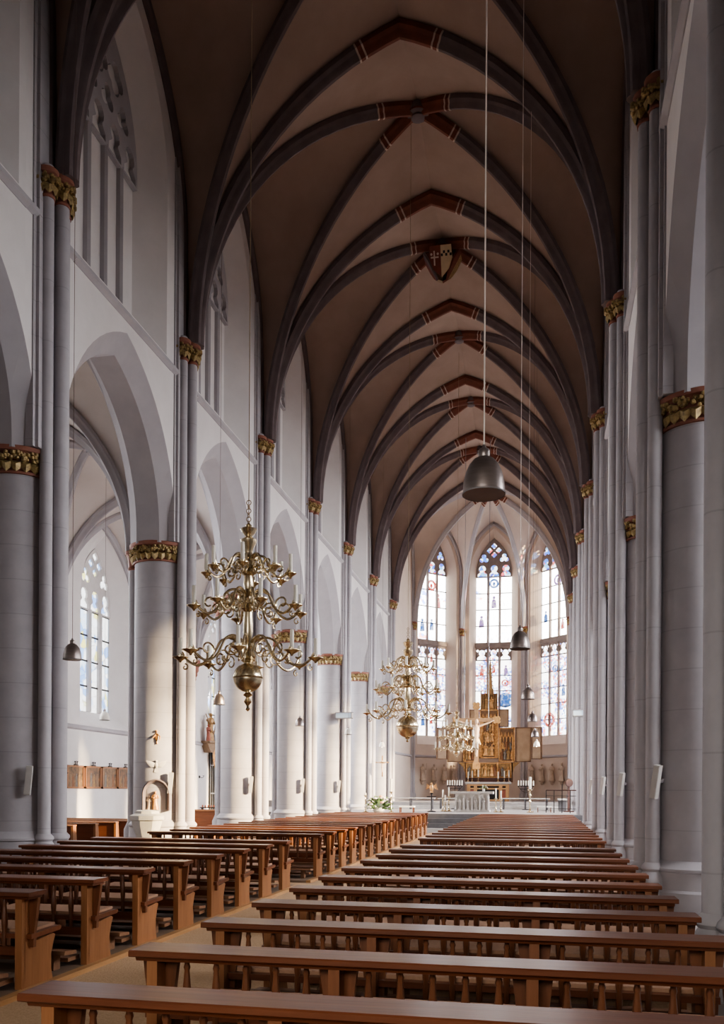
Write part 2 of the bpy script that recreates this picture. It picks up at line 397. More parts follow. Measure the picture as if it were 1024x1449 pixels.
# ------------------------------------------------------------------ arcade walls, clerestory
PH = .79                                                    # half width of the wall strip that belongs to a pier
T = DB - DW
def bay_parts(L):
    cx = L / 2
    mb = MB(); A = opening_loop(cx, 2.62, ZCAP - .12, ZCAP + .15, 3.70, 14); B = opening_loop(cx, 2.34, ZCAP - .12, ZCAP + .15, 3.25, 14)
    A = A[1:-1]; B = B[1:-1]
    A = [(A[0][0], ZCAP - .05)] + A + [(A[-1][0], ZCAP - .05)]; B = [(B[0][0], ZCAP - .05)] + B + [(B[-1][0], ZCAP - .05)]
    wall_face(mb, 0, L, ZCAP - .05, ZSTR, 0, A, 0)
    wall_face(mb, 0, L, ZCAP - .05, ZSTR + .8, T, A, 0)
    # clerestory zone: deep blind window
    C = opening_loop(cx, 2.05, ZSTR + .12, 16.3, 3.2, 12); D = opening_loop(cx, 1.45, ZSTR + .32, 16.2, 2.65, 12)
    wall_face(mb, 0, L, ZSTR, 21.2, 0, C, ZSTR + .12)
    reveal(mb, C, 0, D, .62)
    mb.add([(p[0], .62, p[1]) for p in D], [list(range(len(D)))])
    ab = MB(); reveal(ab, A, 0, B, .30, False); reveal(ab, B, .30, B, T - .30, False); reveal(ab, B, T - .3, A, T, False)
    sc_ = MB(); sc_.prism([(-.02, ZSTR - .16), (-.10, ZSTR - .10), (-.10, ZSTR - .02), (0.02, ZSTR + .10), (.1, ZSTR + .1), (.1, ZSTR - .16)], 'x', .42, L - .42)
    return mb, ab, sc_, D
def arcade_wall(s, k, name):
    """bay k..k+1 on side s: two-sided arcade wall with an arch, string course and blind clerestory window"""
    mtx, L = frame((XS(s, DW), YK(k)), (XS(s, DW), YK(k + 1)), (s, 0)); cx = L / 2
    k0 = -1; pl_ = []
    if k >= k0: pl_.append(((PH, 0, 0), (-1, 0, 0)))
    if k + 1 >= k0: pl_.append(((L - PH, 0, 0), (1, 0, 0)))
    mb, ab, sc_, D = bay_parts(L)
    w = struct(clip(mb, pl_).xform(mtx).build(name, M['plaster'], smooth=20))
    clip(ab, pl_).xform(mtx).build('arcade_arch', M['band'], w, smooth=30)
    clip(sc_, pl_).xform(mtx).build('string_course', M['band'], w)
    lw = 2.9 / 4
    for q in (-lw, 0, lw):
        mb = MB(); mb.prism([(cx + q - .075, .62), (cx + q - .06, .53), (cx + q, .48), (cx + q + .06, .53), (cx + q + .075, .62)], 'z', ZSTR + .3, 16.0)
        mb.xform(mtx).build('blind_mullion', M['band'], w)
    top = [(cx - 1.45, 15.95)] + D[1:-1] + [(cx + 1.45, 15.95)]
    hl = [light_head(cx + (i - 1.5) * lw, 16.0, lw * .40, lw * .95) for i in range(4)] + [foil(3, .15, .14, PI / 2, 30, cx + q, 17.05) for q in (-.72, 0, .72)] + [foil(4, .19, .17, 0, 36, cx + q, 17.72) for q in (-.36, .36)]
    plate(top, hl, .50, .61).xform(mtx).build('blind_tracery', M['band'], w, smooth=0)
for k in range(-3, 6):
    arcade_wall(-1, k, 'wall_left'); arcade_wall(1, k, 'wall_right')

# ------------------------------------------------------------------ piers
def foliage(R, z, n, rows=2, seed=1, arc=(0, 2 * PI), size=.085):
    rnd = random.Random(seed); mb = MB()
    for i in range(n):
        a = arc[0] + (arc[1] - arc[0]) * (i + .5) / n
        for j in range(10):
            aa = a + rnd.uniform(-.42, .42) * (arc[1] - arc[0]) / n
            mb.ball((math.cos(aa) * (R + rnd.uniform(.02, .09)), math.sin(aa) * (R + rnd.uniform(.02, .09)), z + rnd.uniform(-.02, .13)), size * rnd.uniform(.32, .62), 6)
        # hanging leaf
        t = Vector((-math.sin(a), math.cos(a), 0)); o = Vector((math.cos(a), math.sin(a), 0))
        c = o * (R + .015) + Vector((0, 0, z - .02)); w = size * 1.15; hh = size * 2.3
        mb.add([c - t * w, c + t * w, c + o * .07 - Vector((0, 0, hh * .35)), c + o * .02 - Vector((0, 0, hh)), c - t * w * .75 - Vector((0, 0, hh * .6)), c + t * w * .75 - Vector((0, 0, hh * .6))],
               [(0, 2, 4), (1, 5, 2), (2, 5, 3), (4, 2, 3), (0, 1, 2)])
    return mb
def cap_profile(r, h):
    return [(r, 0), (r * 1.05 + .01, .0), (r * 1.05 + .015, h * .08), (r * 1.01, h * .14), (r * 1.03 + .01, h * .55), (r * 1.08 + .03, h * .76), (r * 1.08 + .07, h * .80), (r * 1.08 + .075, h * .95), (r * 1.08 + .03, h)]
def build_pier(s, zb):
    root = thing('pier', '', 'pier')
    # local: +x points away from the nave axis, origin on the column axis at floor
    def lx(d): return d - DC
    c = MB(); c.lathe([(.78, 0), (.78, zb - .32), (.74, zb - .28), (.72, zb - .06), (.72, zb - .02), (.75, zb + .0), (.75, zb + .04), (.66, zb + .12), (.625, zb + .16), (.62, 7.5)], 40)
    o_col = c.build('column', M['stone'], root)
    cp = MB(); cp.lathe([(r, z + 7.47) for r, z in cap_profile(.63, .50)], 40); cap = cp.build('capital', M['red'], root)
    foliage(.655, 7.71, 26, seed=3, size=.088).build('gilded_foliage', M['gold'], cap)
    # respond block above and beside the column, and wall pilaster
    b = MB(); b.bb(lx(5.36), lx(DW) + .12, -.50, .50, ZCAP, 21.0); b.bb(lx(5.42), lx(DW) + .12, -.58, .58, ZCAP, 21.0)
    b.bb(lx(5.30), lx(DW) + .1, -.2, .2, 0, ZCAP + .05)
    b.build('respond_pilaster', M['stone'], root)
    for nm, dx, dy, r in (('shaft', 5.22, 0, .135), ('shaft', 5.34, -.275, .115), ('shaft', 5.34, .275, .115)):
        m = MB(); x = lx(dx)
        m.lathe([(r + .10, 0), (r + .10, zb - .16), (r + .09, zb - .12), (r + .03, zb - .02), (r + .06, zb + .02), (r + .055, zb + .06), (r, zb + .12), (r, ZS - .45), (r * .96, ZS - .44), (r, ZS + .1)], 14, (x, dy, 0))
        m.build('shaft', M['shaft'], root)
        kp = MB(); kp.lathe([(q, z + ZS - .50) for q, z in cap_profile(r, .54)], 14, (x, dy, 0)); kc = kp.build('shaft_capital', M['red'], root)
        f = foliage(r + .01, ZS - .24, 7, seed=5, size=.085); f.xform(Matrix.Translation((x, dy, 0))).build('gilded_foliage', M['gold'], kc)
    # strip of arcade wall carried by the pier, with the springers of both arches
    P = [MB(), MB()]
    for sh in (0, -BAY):
        for q, part in zip(P, bay_parts(BAY)[:2]):
            pm = part.xform(Matrix(((0, 1, 0, DW - DC), (1, 0, 0, sh), (0, 0, 1, 0), (0, 0, 0, 1))))
            cpd = clip(pm, [((0, PH, 0), (0, 1, 0)), ((0, -PH, 0), (0, -1, 0))]); q.add(cpd.v, cpd.f)
    P[0].build('upper_wall', M['plaster'], root, smooth=20); P[1].build('arch_springers', M['band'], root)
    for sg in (-1, 1):
        q = MB(); q.prism([(lx(DW) + .02, ZSTR - .16), (lx(DW) - .10, ZSTR - .10), (lx(DW) - .10, ZSTR - .02), (lx(DW) + .02, ZSTR + .10)], 'y', sg * .42, sg * PH)
        q.v = [(p[0], p[1], p[2]) for p in q.v]; q.build('string_course', M['band'], root)
    # aisle-side shaft
    m = MB(); m.lathe([(.22, 0), (.22, zb - .1), (.15, zb + .05), (.13, zb + .1), (.13, 7.45)], 12, (lx(6.76), 0, 0)); m.build('aisle_shaft', M['shaft'], root)
    m = MB(); m.lathe([(q, z + 7.4) for q, z in cap_profile(.14, .5)], 12, (lx(6.76), 0, 0)); m.build('aisle_capital', M['red'], root)
    return root
PL = ['tall grey round pier at the left edge of the photo, nearest left column', 'round pier with the arched niche and white font at its foot',
      'third round pier of the left arcade, behind the near chandelier', 'fourth round pier of the left arcade with small dark lamp before it',
      'fifth round pier of the left arcade carrying the pale blue glass box', 'sixth round pier of the left arcade behind the flower arrangement', 'last left pier before the apse, with a small hanging figure']
PR = ['shaded grey shaft of pier at the extreme right edge of the photo', 'big round grey pier on the right with red and gold capital',
      'second visible round pier of the right arcade, partly behind the big right pier', 'third visible pier of the right arcade', 'fourth visible pier of the right arcade, slim strip',
      'fifth visible pier of the right arcade, far shafts with pale glass box', 'sixth visible pier of the right arcade, far shafts', 'last right pier before the apse by the iron railing']
pl = build_pier(-1, .9); pr = build_pier(1, .62)
for i, k in enumerate(range(0, 7)):
    o = pl if i == 0 else dup(pl, (0, 0, 0)); o.location = (XN - DC, YK(k), 0); o.rotation_euler = (0, 0, PI); tag(o, PL[i], 'pier', 'left arcade piers')
for i, k in enumerate(range(-1, 7)):
    o = pr if i == 0 else dup(pr, (0, 0, 0)); o.location = (XS(1, DC), YK(k), 0); tag(o, PR[i], 'pier', 'right arcade piers')

# ------------------------------------------------------------------ vaults
web_meshes = []
def cell(A, B):
    mb = MB(); mb.grid([[a.lerp(b, t / 4) for t in range(5)] for a, b in zip(A, B)]); return mb
def rib(parent, pts, w, d, m, paint=True, name='vault_rib'):
    h = Vector((pts[-1].x - pts[0].x, pts[-1].y - pts[0].y, 0))
    mb = MB(); mb.sweep(pts, h, ribprof(w, d)); r = mb.build(name, m, parent, smooth=30)
    if paint:
        # the crown of the rib is painted red, with pale bands where the paint begins
        n = len(pts); q = int(n * .86); pr_ = [(b * 1.03, v * 1.02 + .002) for b, v in ribprof(w, d)]
        tail = [pts[q - 1].lerp(pts[q], .5)] + pts[q:]
        mb = MB(); mb.sweep(tail, h, pr_); mb.build('painted_crown', M['ribred'], r, smooth=30)
        p2 = [(b * 1.06, v * 1.04 + .004) for b, v in ribprof(w, d)]
        t = (pts[q] - pts[q - 1]).normalized(); mb = MB()
        for e in (-.02, .14):
            c = tail[0] + t * e
            mb.sweep([c, c + t * .045], h, p2)
        mb.build('painted_band', M['ribwhite'], r, smooth=30)
    return r
def vault_bay(name, xa, xb, ya, yb, zs, zt, zb, zfa, zfb, mw, mr, wr, ina=.0, inb=.0, stilt=0., paint=True, wallribs=(True, True), trans=(True, False), boss=True):
    """rectangular rib vault; xa,xb wall planes; ina/inb rib inset from the wall planes"""
    cx, cy = (xa + xb) / 2 + (.12 if paint else 0), (ya + yb) / 2; sg = 1 if xb > xa else -1
    ra, rb = xa + sg * ina, xb - sg * inb
    T0 = [rise_curve((ra, ya), (cx, ya), zs, zt), rise_curve((rb, ya), (cx, ya), zs, zt)]
    T1 = [rise_curve((ra, yb), (cx, yb), zs, zt), rise_curve((rb, yb), (cx, yb), zs, zt)]
    D0 = [rise_curve((ra, ya), (cx, cy), zs, zb), rise_curve((rb, ya), (cx, cy), zs, zb)]
    D1 = [rise_curve((ra, yb), (cx, cy), zs, zb), rise_curve((rb, yb), (cx, cy), zs, zb)]
    F0 = [rise_curve((xa, ya), (xa, cy), zs, zfa, stilt=stilt), rise_curve((xb, ya), (xb, cy), zs, zfb, stilt=stilt)]
    F1 = [rise_curve((xa, yb), (xa, cy), zs, zfa, stilt=stilt), rise_curve((xb, yb), (xb, cy), zs, zfb, stilt=stilt)]
    mb = MB()
    for i in (0, 1):
        for A, B in ((T0[i], D0[i]), (T1[i], D1[i]), (D0[i], F0[i]), (D1[i], F1[i])):
            mb.grid([[a.lerp(b, t / 4) for t in range(5)] for a, b in zip(A, B)])
    c = struct(mb.build(name, mw)); web_meshes.append(c)
    for i in (0, 1):
        if trans[0]: rib(c, T0[i], wr * 1.25, wr * 1.05, mr, paint)
        if trans[1]: rib(c, T1[i], wr * 1.25, wr * 1.05, mr, paint)
        rib(c, D0[i], wr, wr, mr, paint); rib(c, D1[i], wr, wr, mr, paint)
        if wallribs[i]:
            ff = [F0[i], F1[i]]
            for F in ff:
                # wall rib: square moulding lying against the wall
                sx = sg if i == 0 else -sg
                m = MB(); h = Vector((0, 1 if F[-1].y > F[0].y else -1, 0)); mb2 = [(-.10, 0), (.10, 0), (.10, .16), (.05, .22), (-.05, .22), (-.10, .16)]
                m.sweep([p + Vector((sx * .06, 0, 0)) for p in F], h, mb2); m.build('wall_rib', mr, c, smooth=30)
    if boss:
        m = MB(); r = wr * 1.0; d = wr
        m.lathe([(.02, -d * 1.35), (r * .45, -d * 1.33), (r * .62, -d * 1.22), (r * .6, -d * 1.05), (r * .95, -d * .95), (r * .98, -d * .55), (r * .8, .0)], 16, (cx, cy, zb - .02))
        b = m.build('boss', M['rib'] if paint else mr, c)
        if paint:
            m = MB(); m.lathe([(r * .985, -d * .93), (r * 1.0, -d * .9), (r * 1.0, -d * .8), (r * .985, -d * .78)], 16, (cx, cy, zb - .02)); m.build('boss_ring', M['ribred'], b)
    return c
for k in range(-3, 6):
    vault_bay('ceiling', XS(-1, DW) - .03, XS(1, DW) + .03, YK(k), YK(k + 1), ZS, 20.25, 20.65, 20.2, 20.2, M['web'], M['rib'], .30, .26, .26, stilt=2.6)
    for s, nm in ((-1, 'ceiling_aisle_left'), (1, 'ceiling_aisle_right')):
        vault_bay(nm, XS(s, DB - .03), XS(s, DA + .05), YK(k), YK(k + 1), 7.9, 11.75, 12.05, 12.0, 11.8, M['webaisle'], M['band'], .22, .14, .14, stilt=.35, paint=False)

# shields round the boss of the third bay
cx, cy, zz = XN + .04, YK(2) + BAY / 2, 20.65
BS = [c for c in web_meshes if c.name.startswith('ceiling') and 'aisle' not in c.name]
def shield(ang, m1, m2, check):
    mtx = Matrix.Translation((cx, cy, zz - .62)) @ Matrix.Rotation(ang, 4, 'Z')
    out = [(-.30, .32), (.30, .32), (.32, .0), (.22, -.26), (0, -.46), (-.22, -.26), (-.32, 0)]
    par = BS[5]
    tilt = mtx @ Matrix.Translation((0, -.42, -.22)) @ Matrix.Scale(1.2, 4) @ Matrix.Rotation(.5, 4, 'X')
    m = MB(); m.prism([p for p in out if p[0] <= 0] + [(0, .32)] if False else [(-.30, .32), (0, .32), (0, -.46), (-.22, -.26), (-.32, 0)], 'y', -.03, .03); m.xform(tilt); o = m.build('boss_shield', m1, par)
    m = MB(); m.prism([(0, .32), (.30, .32), (.32, .0), (.22, -.26), (0, -.46)], 'y', -.03, .03); m.xform(tilt); m.build('shield_field', m2, o)
    if check:
        m = MB()
        for i in range(5):
            for j in range(2):
                if (i + j) % 2 == 0: m.bb(.005 + i * .062, .063 + i * .062, -.036, -.03, .05 + j * .07, .115 + j * .07)
        m.xform(tilt); m.build('shield_chequers', M['black'], o)
        m = MB(); m.bb(-.20, -.16, -.036, -.03, -.16, .2); m.bb(-.28, -.06, -.036, -.03, .02, .06); m.ball((-.26, -.033, .12), .035, 6, (1, .2, 1)); m.ball((-.08, -.033, .12), .035, 6, (1, .2, 1))
        m.xform(tilt); m.build('shield_cross', M['ribwhite'], o)
shield(0, M['bronze'], M['ivory'], True); shield(PI / 2, M['bronze'], M['gold'], False); shield(PI, M['bronze'], M['ivory'], False); shield(-PI / 2, M['bronze'], M['rib'], False)

# ------------------------------------------------------------------ windows
WN = [0]
def window(mtx, cx, a, sill, spring, rise, y, glass, glass_low=None, lights=3, transom=None, pale=False, medals=(), bars=1.05, gtr=None):
    """glazing, mullions, bars and tracery in an opening of the wall; local frame as the wall"""
    WN[0] += 1; ms = M['mullionpale'] if pale else M['mullion']
    root = sthing('window_%d' % WN[0]); lw = 2 * a / lights
    lp = opening_loop(cx, a, sill, spring, rise, 12)
    zsp = spring - .25                                  # bars of the light heads
    def fill(loop, g, nm):
        m = MB(); m.add([(p[0], y + .05, p[1]) for p in loop], [list(range(len(loop)))]); m.xform(mtx).build(nm, g, root, smooth=0)
    top = [(cx - a, zsp)] + lp[1:-1] + [(cx + a, zsp)]
    fill(top, gtr or glass, 'tracery_glass')
    if transom:
        fill([(cx - a, sill), (cx - a, transom), (cx + a, transom), (cx + a, sill)], glass_low or glass, 'lower_glass')
        fill([(cx - a, transom), (cx - a, zsp), (cx + a, zsp), (cx + a, transom)], glass, 'upper_glass')
    else: fill([(cx - a, sill), (cx - a, zsp), (cx + a, zsp), (cx + a, sill)], glass, 'glass')
    hh = lw * .95
    holes = [light_head(cx + (i - (lights - 1) / 2) * lw, zsp + .05, lw * .40, hh) for i in range(lights)]
    zt = zsp + hh + lw * .50
    holes += [foil(3, lw * .21, lw * .19, PI / 2, 36, cx + q * lw * .86, zt + lw * .12, 1.) for q in (-1, 1)]
    zq = zt + lw * .82
    for dx, dz in ((0, .38), (0, -.38), (-.38, 0), (.38, 0)):
        holes.append(foil(4, lw * .13, lw * .105, 0, 28, cx + dx * lw, zq + dz * lw))
    m = plate([(x, z) for x, z in top], holes, y - .05, y + .03); m.xform(mtx).build('tracery', ms, root, smooth=0)
    for i in range(1, lights):
        x = cx + (i - lights / 2) * lw; m = MB()
        m.prism([(x - .085, y + .04), (x - .075, y - .06), (x, y - .14), (x + .075, y - .06), (x + .085, y + .04)], 'z', sill, zsp + .05); m.xform(mtx).build('mullion', ms, root)
    m = MB(); z = sill
    if transom:
        m2 = MB(); m2.prism([(y - .16, transom - .14), (y + .03, transom - .28), (y + .03, transom + .2), (y - .10, transom + .16)], 'x', cx - a, cx + a); m2.xform(mtx).build('transom', ms, root)
        zl = transom - .28 - lw * .95
        hl = [light_head(cx + (i - (lights - 1) / 2) * lw, zl + .04, lw * .40, lw * .85) for i in range(lights)]
        hl += [foil(4, .05, .05, 0, 16, cx + (i - (lights - 1) / 2) * lw + q * lw * .36, zl + lw * .82) for i in range(lights) for q in (-1, 1)]
        m3 = plate([(cx - a, zl), (cx + a, zl), (cx + a, transom - .2), (cx - a, transom - .2)], hl, y - .04, y + .03); m3.xform(mtx).build('lower_tracery', ms, root, smooth=0)
        segs = ((sill, zl), (transom + .2, zsp))
    else: segs = ((sill, zsp),)
    for z0, z1 in segs:
        n = max(2, round((z1 - z0) / bars))
        for i in range(1, n + 1):
            zz_ = z0 + (z1 - z0) * i / n; m.bb(cx - a, cx + a, y - .01, y + .03, zz_ - .028, zz_ + .028)
    m.xform(mtx).build('saddle_bars', M['iron'], root)
    for mx, mz, r, mm, sh in medals:
        m = MB()
        if sh == 'o': m.tube([(cx + mx + r * .8 * math.cos(t * PI / 8), y + .02, mz + r * .8 * math.sin(t * PI / 8)) for t in range(17)], r * .22, 5); m.ball((cx + mx, y + .02, mz - r * .1), r * .42, 8, (.7, .08, 1.1))
        elif sh == 'd': m.lathe([(.001, -.01), (r, -.01), (r, .01), (.001, .01)], 20); m.xform(Matrix.Translation((cx + mx, y + .025, mz)) @ Matrix.Rotation(PI / 2, 4, 'X'))
        else:
            m.prism([(cx + mx - r * .42, mz - r), (cx + mx + r * .42, mz - r * .9), (cx + mx + r * .34, mz + r * .2), (cx + mx + r * .16, mz + r * .45), (cx + mx - r * .2, mz + r * .5), (cx + mx - r * .36, mz + .1 * r)], 'y', y + .015, y + .035)
            m.ball((cx + mx, y + .025, mz + r * .75), r * .24, 8, (1, .1, 1.1))
        m.xform(mtx).build('glass_figure' if sh not in 'd' else 'glass_roundel', M[mm], root)
    return root

# aisle outer walls
def aisle_wall(s, k, name, glass, pale):
    mtx, L = frame((XS(s, DA), YK(k)), (XS(s, DA), YK(k + 1)), (s, 0)); cx = L / 2 + (.65 if s < 0 else 0)
    mb = MB(); A = opening_loop(cx, 1.95 if s < 0 else 1.75, 4.15, 8.7, 2.85); B = opening_loop(cx, 1.2, 4.7, 8.75, 2.2)
    wall_face(mb, 0, L, 0, 12.4, 0, A, 4.15); reveal(mb, A, 0, B, .55)
    w = struct(mb.xform(mtx).build(name, M['plaster'], smooth=20))
    m = MB(); m.prism([(.02, 3.9), (-.08, 3.96), (-.08, 4.02), (.02, 4.12)], 'x', 0, L); m.xform(mtx).build('string_course', M['band'], w)
    # respond corbel for the vault ribs
    m = MB(); m.lathe([(.03, 6.9), (.08, 7.0), (.07, 7.1), (.14, 7.2), (.13, 7.3), (.2, 7.42), (.19, 7.55), (.27, 7.7), (.27, 7.95)], 10, (0, -.02, 0)); m.xform(mtx).build('rib_corbel', M['red'], w)
    med = ((0, 9.4, .22, 'g_gold', 'o'),) if pale else ()
    window(mtx, cx, 1.2, 4.7, 8.75, 2.2, .55, glass, None, 3, None, pale, med, .95)
for k in range(-3, 6):
    aisle_wall(-1, k, 'wall_aisle_left', M['glass_aisle' if k > 0 else 'glass_rear'], True)
    aisle_wall(1, k, 'wall_aisle_right', M['glass_day' if k >= 0 else 'glass_rear'], True)
# end walls of the aisles and the west wall
struct(MB().bb(-17.5, 10.5, YK(-3) - .4, YK(-3), -.2, 21.5).build('wall_back', M['plaster']))
for x0, x1, n in ((XN - DA - .1, XN - DB, 'wall_aisle_end_left'), (XS(1, DB), XS(1, DA) + .1, 'wall_aisle_end_right')):
    struct(MB().bb(x0, x1, YK(6), YK(6) + .4, -.2, 12.6).build(n, M['plaster']))

# ------------------------------------------------------------------ apse
XA, YF = -3.38, 61.0
HW, HF = 5.2, 2.18
YC = YF - (HW - HF)
AP = [(XA - HW, YC), (XA - HF, YF), (XA + HF, YF), (XA + HW, YC)]
def apse_wall(P0, P1, into, name, win, medals=()):
    mtx, L = frame(P0, P1, into); cx = L / 2; mb = MB()
    if win:
        A = opening_loop(cx, 1.66, 4.9, 16.6, 3.3); B = opening_loop(cx, 1.22, 5.55, 16.95, 2.45)
        wall_face(mb, 0, L, 0, 21.4, 0, A, 4.9); reveal(mb, A, 0, B, .62)
    else: mb.add([(0, 0, 0), (L, 0, 0), (L, 0, 21.4), (0, 0, 21.4)], [(0, 1, 2, 3)])
    w = struct(mb.xform(mtx).build(name, M['plasterapse'], smooth=20))
    m = MB(); m.prism([(.02, 4.0), (-.07, 4.05), (-.07, 4.12), (.02, 4.2)], 'x', 0.1, L - .1); m.xform(mtx).build('string_course', M['band'], w)
    if win: window(mtx, cx, 1.22, 5.55, 16.95, 2.45, .62, M['glass_apse'], M['glass_apse_low'], 3, 11.95, False, medals, 1.05, M['glass_tracery'])
    return w
YE = YK(6)
apse_wall((XN - DW, YE + PH), AP[0], (-1, 0), 'wall_apse_side_left', False)
apse_wall(AP[0], AP[1], (-.707, .707), 'wall_apse_left', True, ((-.05, 15.9, .38, 'g_red', 'o'), (.55, 14.9, .5, 'g_red', 'f'), (-.8, 13.1, .45, 'g_blue', 'f'), (0, 13.2, .4, 'g_blue', 'f'), (.75, 8.4, .35, 'g_blue', 'f'), (-.7, 6.6, .4, 'g_blue', 'f'), (0, 6.7, .35, 'g_red', 'f'), (0, 10.9, .28, 'g_red', 'f')))
apse_wall(AP[1], AP[2], (0, 1), 'wall_apse', True, ((0, 16.25, .33, 'g_blue', 'o'), (0, 14.95, .42, 'g_violet', 'f'), (-.85, 13.6, .42, 'g_violet', 'f'), (.83, 8.1, .52, 'g_blue', 'd'), (.8, 8.1, .3, 'white', 'f'), (.8, 9.3, .25, 'g_red', 'o'), (-.8, 10.2, .35, 'g_red', 'f'), (.85, 10.2, .35, 'g_violet', 'f'), (0, 10.3, .3, 'g_red', 'f')))
apse_wall(AP[2], AP[3], (.707, .707), 'wall_apse_right', True, ((.25, 15.9, .36, 'g_violet', 'o'), (-.85, 13.6, .4, 'g_blue', 'f'), (.8, 8.5, .4, 'g_blue', 'f'), (-.45, 6.6, .5, 'g_red', 'o'), (0.05, 10.0, .26, 'g_blue', 'o'), (.7, 12.9, .35, 'g_red', 'f'), (-.4, 6.1, .3, 'g_red', 'f')))
apse_wall(AP[3], (XS(1, DW), YE + PH), (1, 0), 'wall_apse_side_right', False)
# apse vault: ribs radiate from a boss
PB = (XA, 55.9); ZB = 20.9
corn = [(XN - DW + .2, YE), AP[0], AP[1], AP[2], AP[3], (XS(1, DW) - .2, YE)]
cin = []
for x, y in corn:
    v = Vector((PB[0] - x, PB[1] - y)).normalized(); cin.append((x + v.x * .12, y + v.y * .12))
R = [rise_curve(c, PB, ZS, ZB) for c in cin]
mb = MB(); wr_c = []
for i in range(5):
    a, b = Vector(corn[i]), Vector(corn[i + 1]); m_ = (a + b) / 2
    for j, q in ((i, a), (i + 1, b)):
        W = rise_curve(q, m_, ZS, 20.35, stilt=3.6); wr_c.append(W)
        mb.grid([[p.lerp(r_, t / 4) for t in range(5)] for p, r_ in zip(R[j], W)])
Tn = [rise_curve((XN - DW + .23, YE), (XN, YE), ZS, 20.25), rise_curve((XS(1, DW) - .23, YE), (XN, YE), ZS, 20.25)]
for j, t_ in ((0, Tn[0]), (5, Tn[1])): mb.grid([[p.lerp(r_, t / 4) for t in range(5)] for p, r_ in zip(R[j], t_)])
ca = struct(mb.build('ceiling_apse', M['webapse'])); web_meshes.append(ca)
for r_ in R: rib(ca, r_, .28, .30, M['band'])
for t_ in Tn: rib(ca, t_, .36, .32, M['rib'])
for W in wr_c:
    h = Vector((W[-1].x - W[0].x, W[-1].y - W[0].y, 0)); v = Vector((PB[0] - W[-1].x, PB[1] - W[-1].y, 0)).normalized()
    m = MB(); m.sweep([p + v * .06 for p in W], h, [(-.10, 0), (.10, 0), (.10, .16), (.05, .22), (-.05, .22), (-.10, .16)]); m.build('wall_rib', M['band'], ca, smooth=30)
m = MB(); m.lathe([(.02, -.42), (.2, -.40), (.3, -.3), (.32, 0)], 16, (PB[0], PB[1], ZB)); m.build('boss', M['ribred'], ca)
o = dup(pl, (0, 0, 0)); o.location = (XN - DC, YK(-1), 0); o.rotation_euler = (0, 0, PI); o.name = 'wall_left_pier'
for q in ('label', 'category', 'group'): del o[q]
struct(o)
AL = ['slim shaft with gilded capital between the left apse side and the left apse window', 'slim grey shaft left of the centre apse window', 'slim grey shaft right of the centre apse window', 'slim shaft right of the right apse window']
for i, (x, y) in enumerate(AP):
    v = Vector((PB[0] - x, PB[1] - y)).normalized(); c = (x + v.x * .10, y + v.y * .10, 0)
    t = thing('apse_shaft', AL[i], 'shaft', c, group='slim shafts in the apse corners')
    m = MB()
    for q in (-1, 0, 1): m.lathe([(.16, ZAA), (.16, ZAA + .4), (.1, ZAA + .5), (.1, ZS)], 10, (-v.y * q * .18 + v.x * (.06 if q == 0 else -.03), v.x * q * .18 + v.y * (.06 if q == 0 else -.03), 0))
    m.build('shaft', M['shaft'], t)
    m = MB(); m.lathe([(q, z + ZS - .5) for q, z in cap_profile(.16, .54)], 12, (v.x * .03, v.y * .03, 0)); c_ = m.build('capital', M['red'], t)
    foliage(.17, ZS - .24, 8, seed=9, size=.085).build('gilded_foliage', M['gold'], c_)
# unseen flat slab added above the vaults to block the sky
struct(MB().bb(-17.6, 10.6, YK(-3) - .5, 62.5, 21.6, 21.8).build('ceiling_sky_block', M['boards']))

# ------------------------------------------------------------------ hang helper
bvhs = []
for o in web_meshes: bvhs.append(BVHTree.FromPolygons([tuple(v.co) for v in o.data.vertices], [tuple(p.vertices) for p in o.data.polygons]))
def vault_z(x, y, z0=6.):
    best = 20.
    for b in bvhs:
        h = b.ray_cast(Vector((x, y, z0)), Vector((0, 0, 1)))
        if h[0] is not None: best = min(best, h[0].z)
    return best

